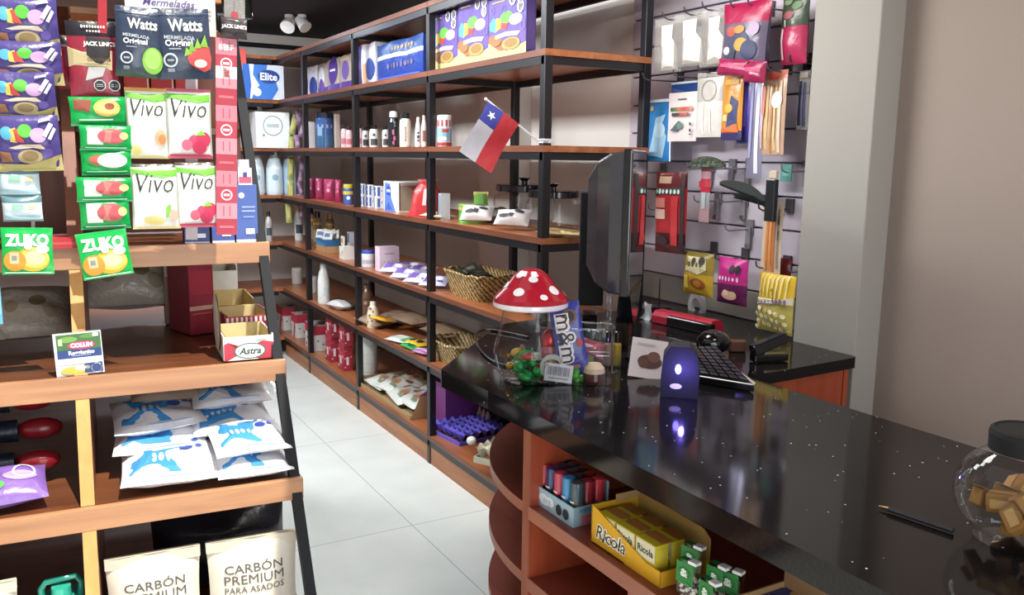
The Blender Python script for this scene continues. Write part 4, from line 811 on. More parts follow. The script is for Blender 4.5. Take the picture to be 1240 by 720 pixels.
def jam(bx,lab,fruit,sd,ro):
    mk=[('t','Watts',.05,.76,.62,'#f1f0e2',{'b':.025,'h':1.25}),('t','MERMELADA',-.08,.585,.55,'#b9c0c8',{'r':-.06}),('t','Original',-.10,.50,.50,'#f0f0ee',{'b':.03}),('r',-.18,.43,.22,.015,'#9aa3ae'),('ring',-.28,.27,.13,'#cfd3d8',.25),('r',-.28,.27,.12,.03,'#9aa3ae'),('r',-.28,.13,.12,.05,'#8d97a3'),('r',0,.93,.98,.012,'#48566a')]
    return hang('jam_sachet',lab,'jam sachet',bx,HD-.03,.045,[(.08,'#2f4a42/film' if fruit=='g' else '#39465c/film'),(1,'#343f54/film')],mk+({'g':[('e',.26,.25,.22,'#86c24a',.19),('e',.26,.27,.17,'#a5d86a',.14)],'s':[('p',[(.02,.30),(.10,.40),(.22,.46),(.36,.50),(.45,.46),(.48,.30),(.44,.14),(.32,.10),(.16,.16),(.06,.22)],'#d8504e'),('p',[(-.03,.32),(.12,.36),(.02,.45)],'#86b83e'),('p',[(.06,.38),(.20,.40),(.11,.53)],'#7aae3a'),('p',[(.17,.43),(.30,.44),(.24,.58)],'#8ec048'),('p',[(.28,.46),(.43,.45),(.39,.63)],'#86b83e'),('e',.26,.22,.12,'#f0d8d0',.06)]}[fruit]),'dark blue jam sachets',roll=ro,tilt=.05,crimp=.05,seed=sd)
jam((140,11,199,94),'dark blue jam sachet with a pale green fruit','g',1,.04)
jam((193,13,260,96),'dark blue jam sachet with a red strawberry, right of its twin','s',2,-.06)
VF=lambda k:[('r',-.48,.5,.03,.92,'#b4b8aa'),('r',.48,.5,.03,.92,'#b4b8aa'),('p',[(-.5,.86),(-.2,.84),(.2,.80),(.5,.82),(.5,.93),(-.5,.93)],'#6fc23c'),('t','Vivo',0,.72,.78,'#3a3d38',{'s':.25,'h':1.3,'b':-.006})]+k  # grey side strips paint in the shade line between neighbouring pouches
def vivo(bx,lab,k,top,sd): return hang('juice_pouch',lab,'juice pouch',bx,HD+.0,.045,[(.07,'#d96a7c/film' if k=='s' else '#e8d9a0/film'),(.93,'#eceee6/film'),(1,top)],VF({'s':[('e',.1,.25,.15,'#d8486a',.10),('e',.3,.28,.16,'#cc3a5a',.11),('e',-.08,.2,.12,'#e06a84',.08),('e',.2,.16,.16,'#c8345a',.09),('p',[(.1,.33),(.35,.34),(.25,.42)],'#8cc04a'),('r',0,.05,.9,.03,'#b83a5a')],'p':[('e',.3,.3,.15,'#eab08a',.12),('e',.33,.28,.09,'#d98a5a',.07),('e',-.3,.12,.12,'#e8dc8a',.07)],'l':[('e',-.05,.14,.22,'#ead98a',.07),('p',[(.2,.18),(.32,.25),(.3,.4),(.2,.34)],'#7fc04a'),('e',.36,.22,.1,'#e0b09a',.09)]}[k]),'white juice pouches',tilt=.03,seed=sd,crimp=.04)
vivo((155,107,206,192),'white juice pouch with a peach, upper left of the four','p','#e0a85a/film',1)
vivo((203,108,258,192),'white juice pouch with red berries and a pink top, upper right of the four','s','#cf6a80/film',2)
vivo((161,198,219,277),'white juice pouch with yellow fruit, lower left of the four','l','#5a5c50/film',3)
vivo((215,196,265,275),'white juice pouch with red berries, lower right of the four','s','#5a5048/film',4)
strip('clear hanging tape holding the white juice pouches',232,95,290,HD+.05,'#b9adb0',14)
# sign, jerky strip
c,w,h=hbox(152,-14,242,17,HD+.01)
b=MB(); b.box((0,0,h/2),(w,.004,h),'#e6e4ea'); b.marks(flat_map((0,-.002,0),(w,0,0),(0,0,h),(0,-1,0)),w/h,[('t','Mermeladas',.08,.40,.70,'#5d4a86',{'s':.3,'b':.006})],.0006); o=b.build('price_sign'); o.location=c; o.rotation_euler=(0,0,LA); tag(o,'white card sign reading Mermeladas above the jam sachets','sign')
c,w,h=hbox(236,-5,262,44,HD+.03); carton('hanging_card','pale card with grey print behind the strawberry jam sachet','card',c,LA,w,.003,h,'#d8d0cc',front=[('r',0,.5,.6,.05,'#a89a94'),('r',0,.6,.6,.05,'#a89a94'),('r',0,.4,.5,.05,'#a89a94')])
c,w,h=hbox(262,46,287,284,HD-.02); n=12
mk=[('r',0,(i+.5)/n,1,1/n*.98,('#a93446','#d98a96','#b23a4c','#d27c8a')[i%4]) for i in range(n)]
for i in range(n):
    y=(i+.5)/n
    if i%4==1 or i%4==3: mk+=[('r',-.15,y,.05,.05,'#b84a5a'),('r',.15,y,.05,.05,'#b84a5a')]
    elif i%4==2: mk+=[('ring',0,y,.28,'#ecd8da',.25),('r',0,y,.3,.012,'#ecd8da')]
    else: mk+=[('r',0,y,.7,.012,'#c76a76')]
mk+=[('t','BEEF',0,.955,.7,'#efe2e2',{'b':.05}),('r',0,.83,1,.06,'#efe6e4'),('r',.0,.83,.3,.05,'#c04a56')]
t=thing('jerky_strip','long red and pink hanging strip of beef stick packs beside the black post','hanging strip',c,(0,.035,LA))
b=MB(); b.box((0,0,h/2),(w,.006,h),'#a93446/film'); b.marks(flat_map((0,-.003,0),(w,0,0),(0,0,h),(0,-1,0)),w/h,mk,.0004,.00006); b.build('pack_strip',t)
c2,w2,h2=hbox(258,22,290,46,HD-.02); c3=Vector((c2.x-c.x,0,c2.z-c.z))
b=pouch_mb(w2,h2,.03,[(1,'#4a3f42/film')],[('p',[(-.5,.75),(.5,.75),(.5,.25),(0,.1),(-.5,.25)],'#3a3134'),('t',"JACK LINK'S",0,.52,.98,'#f1efee',{'b':.05})],seed=4); o=b.build('header_card',t); o.location=(c3.x,-.008,c3.z); 
c2,w2,h2=hbox(262,-12,287,24,HD-.02); b=MB(); b.box((0,0,h2/2),(w2,.004,h2),'cloudy'); b.marks(flat_map((0,-.002,0),(w2,0,0),(0,0,h2),(0,-1,0)),w2/h2,[('e',0,.2,.18,'#b0404e'),('r',0,.65,.05,.7,'#8a8486')],.0006); o=b.build('hanger_tab',t); o.location=(c2.x-c.x,0,c2.z-c.z)
# things on the hidden upper boards
for i,(x0,x1,lab,k) in enumerate(((152,183,'red carton behind the jam sachets, left one','#c2463f'),(184,212,'red carton behind the jam sachets, middle one','#b83c3a'),(213,238,'red carton behind the jam sachets, right one','#c04440'))):
    a,b_=lp(x0,1.631,.60),lp(x1,1.631,.60); H=.22
    carton('red_carton',lab,'carton',(a+b_)/2,LA,(b_-a).length*.96,.12,H,k,'red cartons on the upper board',front=[('r',.44,.5,.06,1,'#e6d2b0')])
a,b_=lp(95,1.631,.56),lp(130,1.631,.56); carton('orange_box','tall orange cardboard box behind the jerky pouch','box',(a+b_)/2,LA,(b_-a).length,.16,.33,'#bd6a34',front=[('r',0,.97,1,.05,'#d8b088')])
# blue cartons on the first shelf
for i,(x0,x1,z_h,lab,cap) in enumerate(((284,311,.0,'tall blue carton with a white screw cap next to the black post',True),(255,283,-.03,'blue carton behind the red jerky strip',False),(222,253,-.05,'dark blue carton behind the lower berry pouch',False))):
    a,b_=lp(x0,ZA,.36),lp(x1,ZA,.36); H=(lh(290,222,.36).z-ZA)+z_h; w=(b_-a).length
    t=thing('drink_carton',lab,'carton',(a+b_)/2+Vector((0,0,-.003)),LA)
    b=carton_mb(w*.96,.07,H,('#4a63a8','#3f5596','#3a4a86')[i],front=[('e',-.2,.82,.14,'#cfd8ee'),('r',.1,.62,.6,.03,'#8fa4dc'),('r',.1,.55,.6,.03,'#8fa4dc'),('r',.1,.45,.5,.03,'#7f95d0'),('r',.15,.2,.4,.10,'#dfe4f2'),('r',0,.03,1,.06,'#d6dcec')]); b.build('carton_body',t)
    if cap:
        b=MB(); b.prism([(-w*.3,-.035),(w*.3,-.035),(w*.3,.035),(-w*.3,.035)],H,H+.05,'#e2e2ea'); b.marks(flat_map((0,-.035,H),(w*.6,0,0),(0,0,.05),(0,-1,0)),w*.6/.05,[('r',0,.3,.9,.35,'#c05a74'),('r',0,.6,.3,.3,'#3a4a8a')]); b.build('carton_top',t); b=MB(); b.cyl((0,0,H+.048),(0,0,H+.075),.018,.018,'#e6e6ec/gloss'); b.build('cap',t)
a=lp(82,ZA,.33); carton('red_carton','flat red carton edge between the two green orange sachets','carton',a,LA,.11,.10,.028,'#b52f38',front=[('r',0,.5,.9,.3,'#c94a50')])
c,w,h=hbox(-9,150,4,392,HD-.03); carton('blue_hanging_card','light blue hanging card at the left edge','card',c,LA,w,.01,h,'#5fa8d0/film',front=[('r',.3,.2,.3,.3,'#7fc0e0'),('r',.0,.7,.9,.3,'#4a92bc')])
# --- second shelf: price card, cardboard boxes
a,b_=lp(69,ZB,y0(ZB)+.035),lp(127,ZB,y0(ZB)+.035); w=(b_-a).length; H=lh(98,402,y0(ZB)+.035).z-ZB
t=thing('cheese_price_card','clear holder with a printed cheese packet card at the shelf edge','price card',(a+b_)/2,(-.06,-.035,LA+.02))
b=MB(); b.box((0,0,H/2),(w,.016,H),'#c9ccce/gloss'); b.marks(flat_map((0,-.008,0),(w,0,0),(0,0,H),(0,-1,0)),w/H,[('r',.02,.5,.92,.94,'#d9dbd9'),('r',.02,.78,.92,.38,'#3f6a3a'),('e',-.2,.85,.2,'#6f9a4a',.07),('e',.25,.9,.2,'#5a8a44',.05),('r',-.36,.8,.08,.15,'#b9c9a0'),('e',.07,.70,.30,'#a33658',.10),('e',.07,.70,.27,'#c24a6c',.085),('t','COLUN',.07,.705,.46,'#f4f0f0',{'b':.06}),('r',.02,.50,.92,.20,'#27407a'),('t','Reggianito',.06,.52,.54,'#e4e8ee',{'b':.03}),('r',.05,.46,.4,.015,'#8fa0c0'),('r',.02,.34,.92,.14,'#eceeed'),('e',-.14,.12,.27,'#c9b24a',.09),('e',.05,.17,.16,'#e6e2d2',.06),('r',.28,.15,.38,.22,'#2f4478'),('ring',.34,.14,.12,'#dfe4ea',.18),('r',.38,.92,.12,.08,'#d9e0d9')],.0006,.0002)
b.build('card',t)
def openbox(name,label,x0,x1,z,d,dep,Hpx,k,inner,front,lowf=1.0,tw=0,left=None,cat='box'):
    a,b_=lp(x0,z,d),lp(x1,z,d); w=(b_-a).length; c=(a+b_)/2; H=msize(Hpx,c)
    t=thing(name,label,cat,c+Vector((0,0,.001)),LA+tw); b=MB(); th=.004
    b.box((0,0,.003),(w,dep,.004),inner)
    b.box((0,-dep/2,H*lowf/2),(w,th,H*lowf),k); b.box((0,dep/2,H/2),(w,th,H),inner); b.box((w/2,0,H/2),(th,dep,H),k)
    b.box((-w/2,0,H/2),(th,dep,H),left or k)
    b.marks(flat_map((0,-dep/2-th/2,0),(w,0,0),(0,0,H*lowf),(0,-1,0)),w/(H*lowf),front,.0008)
    b.marks(flat_map((w/2-th/2,0,0),(0,-dep,0),(0,0,H),(-1,0,0)),dep/H,[('r',0,.5,.98,.98,inner)],.0006)
    b.marks(flat_map((-w/2+th/2,0,0),(0,dep,0),(0,0,H),(1,0,0)),dep/H,[('r',0,.5,.98,.98,inner)],.0006)
    b.build('carton_shell',t); return t,w,H,dep
t,w,H,dp=openbox('open_candy_box','open white and red box with an oval badge at the shelf edge',267,324,ZB,y0(ZB)+.14,.20,29,'#dcd9d6','#cbbd92',[('p',[(-.5,.0),(.5,.0),(.5,.7),(.3,.78),(.1,.55),(-.1,.4),(-.3,.55),(-.42,.78),(-.5,.7)],'#b8384a'),('p',[(-.44,.0),(.2,.0),(.0,.18),(-.2,.25)],'#dcd9d6'),('e',.02,.38,.33,'#2f6a5a',.34),('e',.02,.38,.30,'#e9ecea',.30),('t','Astra',.02,.38,.46,'#2a4a44',{'s':.25,'b':.03}),('r',.25,.82,.2,.05,'#9a9a9a')],.95,0)
b=MB(); b.fan([(.085*math.cos(i*PI/10)*1.0,.085*math.sin(i*PI/10)) for i in range(20)],(0,0),lambda x,y,o:(-w/2-.004-.08*max(0,y)*.2,x*.9,H*1.35+y*1.0),0,'#cfa45f'); b.fan([(.085*math.cos(i*PI/10)*1.0,.085*math.sin(i*PI/10)) for i in range(20)][::-1],(0,0),lambda x,y,o:(-w/2-.008-.08*max(0,y)*.2,x*.9,H*1.35+y*1.0),0,'#d8d4cc'); b.build('round_side_flap',t)
STR=[('r',0,.5,1,1,'#a02c40')]+[('r',-.46+.10*i,.88,.05,.18,'#e6dcd8') for i in range(10)]+[('e',-.35,.45,.08,'#c25a68'),('r',.25,.25,.3,.10,'#e0cfd0')]
openbox('striped_candy_box','open dark red box with a white striped upper edge behind the white and red one',266,322,ZB,y0(ZB)+.36,.18,34,'#9a2c40','#c2b080',STR,.95,.10)
openbox('open_carton','open tan cardboard box deeper on the second shelf',252,302,ZB,y0(ZB)+.62,.22,36,'#a8863f','#c9b47e',[('r',0,.5,1,1,'#a98a5a')],.8)
openbox('white_carton','open white carton farthest back in the row of boxes',240,284,ZB,y0(ZB)+.85,.22,62,'#d9d5cd','#cfc6b2',[('r',0,.5,1,1,'#dcd8d0')],.9)
a=lp(233,ZB,y0(ZB)+.55); w=msize(30,a); carton('tall_red_box','tall dark red cardboard box standing in the shade left of the open boxes','box',a,LA+.35,w,.16,msize(82,a),'#8f2434',front=[('r',0,.38,1,.06,'#c9a08a'),('r',0,.75,.9,.35,'#a3283a'),('r',0,.30,.8,.02,'#b85a50')],side=[('r',0,.6,1,.05,'#c9b0a0')])
a=lp(212,ZB,y0(ZB)+.75); carton('pale_carton','narrow pale carton with a small picture behind the tall red box','carton',a,LA,msize(22,a),.10,msize(78,a),'#a98d78',front=[('r',0,.8,.9,.16,'#d8d2c8'),('r',0,.35,.8,.5,'#b08f7a'),('e',.1,.45,.2,'#7a4a40')])
def lpouch(name,label,cat,px,z,d,w,h,t,bands,marks=(),rz=0,tilt=0,group=None,dz=0,**kw):
    c=lp(px,z,d); bands=[(1,bands)] if isinstance(bands,str) else bands
    b=pouch_mb(w,h,t,bands,marks,**kw); b.v=[(p[0],p[1],p[2]-h/2) for p in b.v]
    o=b.build(name); o.location=c+Vector((0,0,t/2+dz+h*.4*math.sin(tilt))); o.rotation_euler=(-PI/2+tilt,0,LA+rz); return tag(o,label,cat,group)
for px,d,w,lab,s_ in ((-40,.60,.22,'dull clear-wrapped brown loaf pack, farthest left on the second shelf',1),(40,.62,.24,'dull clear-wrapped brown loaf pack left of the wooden divider',2),(160,.95,.34,'clear-wrapped brown pack at the back right of the wooden divider',3)):
    lpouch('wrapped_pack',lab,'pack',px,ZB,d,w,.2,.11 if s_<3 else .16,'#aca192/crinkle',[('e',-.2,.4,.08,'#8a7a60'),('e',.1,.5,.1,'#7a6a50'),('e',.25,.3,.08,'#8f8068')],0,.7,'wrapped brown packs',seed=s_+60)
# --- third shelf: bags of white pet food
PF=lambda: [('p',[(-.42,.16),(.12,.10),(.16,.72),(-.36,.84)],'#3f8fd0'),('sq',-.12,.42,.30,.22,'#cfe4f4',4),('e',.19,.55,.075,'#3552a8'),('e',.06,.74,.045,'#3a62b4'),('e',.17,.80,.045,'#3a62b4'),('e',.29,.76,.04,'#3a62b4'),('e',.33,.6,.04,'#3a62b4'),('r',.1,.05,.5,.012,'#aab4c8')]
BAGS=[(206,.14,.0,.27,.24,.07,'front white bag with a blue label and paw print, left of the two bright ones',-.03),(301,.14,.055,.225,.22,.06,'front white bag with a blue label lying on another bag by the black post',.06),(303,.12,.0,.225,.22,.055,'white bag underneath the bright one by the black post',.04),
      (196,.28,.045,.27,.22,.06,'white bag with a dark blue label, second layer on the left pile',-.05),(194,.32,.10,.27,.22,.06,'white bag with a dark blue label, third layer on the left pile',.05),(280,.30,.075,.25,.22,.06,'shaded white bag with a dark blue label behind the bright right one',.02),(280,.38,.13,.25,.2,.06,'white bag with a dark blue label topmost at the right',.0),(205,.44,.15,.24,.2,.06,'grey brown bag topmost at the back of the left pile',.1)]
for i,(px,d,dz,w,h,t_,lab,rz) in enumerate(BAGS):
    lpouch('pet_food_bag',lab,'bag',px,ZCc,d,w*.93,h,t_,('#e6e6ea/film' if i!=7 else '#9c8a7a/film'),PF() if i!=7 else [('e',.25,.5,.18,'#5a2a36'),('e',-.2,.5,.2,'#c0b09a')],rz,.12,'white bags on the third shelf',dz=dz,seed=70+i,wr=1.4)
b=MB(); b.grid(lambda u,v:((u-.5)*.26,.02*math.sin(5*u)+.16*(v-.5),.04*math.sin(PI*v)+.012*math.sin(11*u+4*v)),20,8,'bagfilm'); a=lp(292,ZCc,.36); o=b.build('plastic_wrap'); o.location=a+Vector((0,0,.20)); o.rotation_euler=(.2,.05,LA); tag(o,'loose clear plastic wrap over the right pile of white bags','plastic wrap')
for i,(px,d,lab,k) in enumerate(((254,.85,'upright green packet at the far right back of the third shelf','#5a7a4a/film'),(247,.9,'dark upright packet beside the green one at the shelf back','#3f4a40/film'))):
    c=lp(px,ZCc,d); pouch('upright_packet',lab,'packet',c,LA,.05,.14,.03,k,[('r',.2,.5,.3,.9,'#9aa86a')],stand=True,seed=80+i)
for i,(px,d,dz,lab) in enumerate(((28,.26,.03,'red wrapped sausage pack lowest at the left on the third shelf'),(34,.34,.10,'red wrapped sausage pack in the middle of the stack at the left'),(26,.40,.17,'red wrapped sausage pack on top of the stack at the left'))):
    c=lp(px,ZCc,d); t=thing('sausage_pack',lab,'sausage pack',c+Vector((0,0,dz)),LA,'red sausage packs')
    b=MB(); b.cyl((-.16,0,.032),(-.015,0,.032),.03,.032,'#171f2a/film',16); b.build('dark_wrap',t); b=MB(); b.sph((.04,0,.032),(.058,.032,.031),'#7a1720/film',16); b.build('red_end',t)
lpouch('candy_bag','shiny purple candy bag at the left edge of the third shelf','candy bag',6,ZCc,.10,.20,.14,.07,'#7c5ca4/film',[('e',.2,.5,.2,'#b49ad0',.15),('e',-.1,.3,.12,'#4a9a4a',.1),('ring',.25,.6,.14,'#d9cce8')],.1,.35,seed=90)
# --- bottom shelf: charcoal bags, jug
def coal(px0,px1,ptop,d,lab,sd,rz):
    a,b_=lp(px0,ZD,d),lp(px1,ZD,d); c=(a+b_)/2; w=(b_-a).length; H=lh((px0+px1)/2,ptop,d).z-ZD
    t=thing('charcoal_bag',lab,'charcoal bag',c,(0,0,LA+rz),'charcoal bags'); 
    b=pouch_mb(w,H,.14,[(1,'#d9d2c2/soft')],[('t','CARBÓN',.0,.745,.66,'#55534e',{'b':.008,'h':.8}),('t','PREMIUM',.0,.635,.68,'#55534e',{'b':0,'h':.85}),('t','PARA ASADOS',.0,.54,.68,'#55534e',{'b':.002,'h':.95}),('e',0,.25,.2,'#8a8478',.12)],stand=True,seed=sd,crimp=.02,pin=.06,wr=.5); b.build('bag_body',t)
    b=MB(); b.grid(lambda u,v:((u-.5)*w*.99,-.010-.004*math.sin(9*u),H*(.905+.10*v)),12,2,'#cfc6b2/soft'); b.grid(lambda u,v:((.5-u)*w*.99,.006,H*(.905+.10*v)),12,2,'#cfc6b2/soft'); b.grid(lambda u,v:((u-.5)*w*.99,-.010+.016*v,H*1.005),12,1,'#cfc6b2/soft'); b.build('folded_top',t)
coal(134,248,667,.06,'beige charcoal bag reading CARBÓN PREMIUM, left one next to the wooden divider',1,.0)
coal(254,362,648,.06,'beige charcoal bag reading CARBÓN PREMIUM, right one by the black post',2,-.03)
coal(-70,31,708,.05,'beige bag whose top corner shows at the lower left edge',3,.05)
a=lp(82,ZD,.08); t=thing('teal_jug','teal plastic jug with a looped handle below the third shelf','jug',a,LA); H=lh(82,700,.08).z-ZD; w=msize(44,a)
b=MB(); b.prism([(-w/2,-.06),(w/2,-.06),(w/2,.06),(-w/2,.06)],0,H*.80,'#2a9a86/gloss'); b.build('jug_body',t,.02)
b=MB(); b.tube([(-w*.46,0,H*.78),(-w*.48,0,H*.93),(-w*.36,0,H*1.0),(w*.36,0,H*1.02),(w*.48,0,H*.95),(w*.46,0,H*.78)],.009,'#23806f/gloss'); b.build('handle',t)
b=MB(); b.cyl((0,-.01,H*.78),(0,-.01,H*.95),w*.26,w*.24,'#36ab94/gloss',20); b.build('cap',t)
c=lp(270,ZD,.42); b=pouch_mb(.42,.26,.2,[(1,'#24252b/film')],(),seed=95,wr=1.6); b.v=[(p[0],p[1],p[2]) for p in b.v]; o=b.build('black_bag'); o.location=c; o.rotation_euler=(-.15,0,LA); tag(o,'dark plastic bag behind the right charcoal bag','bag')
# ================================================================== ON THE COUNTER
def cp(px,py,z=ZK): p=at(px,py,2,z); return Vector((p.x,p.y,z))
# mushroom jar
m0=cp(641,459); u=msize(1,m0+Vector((0,0,.1)))
t=thing('mushroom_jar','glass candy jar with a red white-spotted mushroom lid on the black counter','jar',m0,0)
b=MB(); b.lathe([(.0001,.004),(34*u,.004),(39*u,14*u),(44*u,34*u),(43*u,44*u),(37*u,66*u),(33*u,84*u),(32*u,96*u)],'glass',40); b.lathe([(.0001,.0),(35*u,.0),(37*u,.01),(34*u,.012)],'glass',40); b.build('glass_body',t)
zr=90*u; b=MB(); pr=[(20*u,zr),(43*u,zr),(45.5*u,zr+2*u),(45.5*u,zr+7*u)]; b.lathe(pr,'#e4dede/gloss',48); b.build('white_rim',t)
cap=[(45.5,7),(44,12),(38,18),(31,25),(25,33),(20,39),(13,44),(7,46),(.01,46.5)]
def capr(zz):
    for (r0,a0),(r1,a1) in zip(cap,cap[1:]):
        if a0<=zz<=a1: return r0+(r1-r0)*(zz-a0)/(a1-a0)
    return 0
b=MB(); b.lathe([(r*u,zr+z*u) for r,z in cap],'#a91b2d/gloss',48)
def spot(az,zc,rs):
    # disc laid on the cap at bearing az (0 = facing the camera) and height zc
    a0=math.atan2(-m0.y,-m0.x)+az
    def mp(x,y,o):
        zz=min(46,max(7.5,zc+y*.62)); r=capr(zz)+o
        a=a0+x/max(6,capr(zc)); return (r*u*math.cos(a),r*u*math.sin(a),zr+zz*u+o*u*.5)
    b.fan([(rs*.85*math.cos(i*PI/10),rs*.85*math.sin(i*PI/10)) for i in range(20)],(0,0),mp,.5,'#e9e2e2/gloss',5)
for az,zc,rs in ((-.42,22,8),(.12,36,6.5),(.40,17,5.5),(.95,23,9),(-.75,39,5),(-1.35,27,7),(1.6,16,6),(2.4,28,8),(-2.2,20,8),(3.1,34,6)): spot(az,zc,rs)
b.build('mushroom_lid',t)
rnd=random.Random(3)
for i in range(22):
    a=rnd.uniform(0,6.28); r=rnd.uniform(.2,.78)*36*u; k=('#1c8a3c/film','#2a9a48/film','#187a34/film','#b8902a/film','#a83a2a/film')[0 if i<8 else i%5]
    b=MB(); w=.018; b.sph((0,0,0),(w,w*.7,w*.6),k,10)
    for sx in (-1,1): b.add([(sx*w*.8,0,0),(sx*w*1.6,w*.5,.004),(sx*w*1.6,-w*.5,-.004)],[(0,1,2),(2,1,0)],k)
    o=b.build('wrapped_candy'); o.location=m0+Vector((r*math.cos(a),r*math.sin(a),.020+.016*(i//6))); o.rotation_euler=(rnd.uniform(-.5,.5),rnd.uniform(-.5,.5),a*3)
    tag(o,('shiny wrapped green candy inside the mushroom jar','shiny wrapped gold candy inside the mushroom jar','shiny wrapped red candy inside the mushroom jar')[0 if '8a3c' in k or '9a48' in k or '7a34' in k else (1 if 'b890' in k else 2)],'candy','candies in the mushroom jar')
# clear tub of sweets
m1=cp(695,467); u1=msize(1,m1); fwd=Vector((m1.x,m1.y,0)).normalized(); rgt=Vector((fwd.y,-fwd.x,0)); m1=m1+fwd*.05
rz1=math.atan2(-m1.x,m1.y)
t=thing('clear_tub','clear tub of mixed sweets in front of the mushroom jar','tub',m1,rz1)
b=MB(); n=44
def tubf(u_,v,s_=1):
    a=2*PI*u_; q=4; x=math.copysign(abs(math.cos(a))**(2/q),math.cos(a)); y=math.copysign(abs(math.sin(a))**(2/q),math.sin(a))
    return (x*47*u1*s_,y*.048*s_,v*70*u1)
b.grid(lambda u_,v:tubf(u_,v),n,4,'glass'); b.fan([tubf(i/n,0)[:2] for i in range(n)],(0,0),lambda x,y,o:(x,y,.003),0,'glass')
pts=[Vector(tubf(i/n,1)) for i in range(n+1)]; b.tube(pts,.0022,'plastic',6); b.build('tub_wall',t)
def intub(name,label,cat,dx,dy,dz,mb,rot=(0,0,0),group='sweets in the clear tub'):
    o=mb.build(name); o.location=m1+rgt*(dx*u1)+fwd*dy*.68+Vector((0,0,dz)); o.rotation_euler=(rot[0],rot[1],rz1+rot[2]); return tag(o,label,cat,group)
b=pouch_mb(38*u1,88*u1,.022,[(1,'#2b2f86/film')],[('e',.12,.80,.26,'#6a4a34',.10),('e',.15,.80,.14,'#221a1a',.07),('t','m&m',-.06,.50,1.62,'#e6e0dc',{'r':-PI/2,'b':.10}),('t','m&m',-.06,.50,1.56,'#3a2420',{'r':-PI/2,'b':.0}),('e',.34,.42,.10,'#b83a2e',.06),('r',-.05,.1,.6,.05,'#8a6a4a')],seed=8)
intub('chocolate_bag','blue chocolate bag with brown and white letters leaning in the clear tub','chocolate bag',0,-.038,.028,b,(-.12,-.18,0))
b=MB(); b.sph((0,0,0),(11*u1,.022,16*u1),'#b0222c/foil',14); b.lathe([(9*u1,-30*u1),(11*u1,-12*u1),(9*u1,-4*u1)],'#a8505a/film',14); intub('red_foil_sweet','red foil wrapped sweet at the left in the clear tub','sweet',-32,.02,48*u1,b)
b=MB(); b.lathe([(16*u1,-.008),(16*u1,.008),(10*u1,.008),(10*u1,-.008),(16*u1,-.008)],'#b9b4ac/gloss',24); intub('tape_roll','roll of clear tape standing at the left in the clear tub','tape roll',-26,-.035,20*u1,b,(PI/2,0,0))
b=carton_mb(34*u1,.003,22*u1,'#d9d6d4',front=[('r',-.42+.06*i,.6,.02+.012*(i%3),.5,'#8a8788') for i in range(14)]+[('r',0,.2,.7,.06,'#8a8788')]); intub('barcode_label','white barcode label at the front of the clear tub','label',-20,-.056,3*u1,b,(-.1,.10,0))
rnd=random.Random(5)
for i in range(9):
    b=MB(); b.sph((0,0,0),(6*u1,.010,4.5*u1),'#4a9a34/film' if i%3 else '#8ac46a/film',10); intub('green_candy','small green wrapped candy at the bottom of the clear tub','candy',-2+rnd.uniform(-9,13),-.035+rnd.uniform(-.015,.03),(5+5*(i//4))*u1,b,(0,rnd.uniform(-1,1),i))
b=MB(); b.lathe([(.001,-10*u1),(13*u1,-10*u1),(14*u1,-6*u1),(13.5*u1,3*u1)],'#4a221c/gloss',20); b.lathe([(13.5*u1,3*u1),(12.5*u1,9*u1),(8*u1,14*u1),(.001,15.5*u1)],'#cbb391/soft',20); intub('chocolate_dome','chocolate marshmallow dome with a cream top at the right of the clear tub','sweet',24,-.028,11.5*u1,b)
b=pouch_mb(34*u1,20*u1,.02,[(1,'#7a2f3c/film')],[('r',-.1,.5,.5,.2,'#c9a6a8'),('p',[(0,.3),(.3,.8),(.2,.9),(-.1,.4)],'#b83440')],seed=12); intub('dark_red_sweet','dark red wrapped sweet above the chocolate dome','sweet',18,.02,32*u1,b,(-.5,.3,0))
b=MB(); b.tube([(-12*u1,0,2*u1),(12*u1,0,2*u1),(12*u1,0,-3*u1),(-4*u1,0,-3*u1)],.0012,'#c9c6c2/metal',6); intub('silver_clip','thin silver clip at the right of the clear tub','clip',30,-.03,38*u1,b)
# small bottles behind the tub
m2=cp(725,446)+fwd*.03
t=thing('clear_stand','clear stand of small lip colour bottles behind the sweets tub','stand',m2,rz1)
b=MB(); b.box((0,0,.002),(58*u1,.05,.004),'glass'); b.box((0,-.025,.02),(58*u1,.002,.04),'glass'); b.build('stand_tray',t)
for i,(k,kc,lab) in enumerate((('#1f3f52/gloss','#101214/gloss','small dark blue bottle with black cap, left end of the stand'),('#9aa88a/gloss','#0f2a1c/gloss','small pale green bottle with dark cap in the stand'),('#8a1c34/gloss','#101214/gloss','small dark red bottle with black cap in the stand'),('#a88a78/gloss','#14110f/gloss','small beige bottle with black cap in the stand'),('#b59a3a/gloss','#1a1712/gloss','small yellow bottle with black cap, right end of the stand'))):
    p=m2+rgt*((-24+12*i)*u1)+Vector((0,0,.0045)); r=5.6*u1
    bottle('small_bottle',lab,'bottle',p,[(r*.9,0),(r,.003),(r,28*u1),(r*.6,31*u1)],k,([(r*.7,31*u1),(r*.7,45*u1),(r*.5,46*u1)],kc),'small bottles in the stand',n=14)
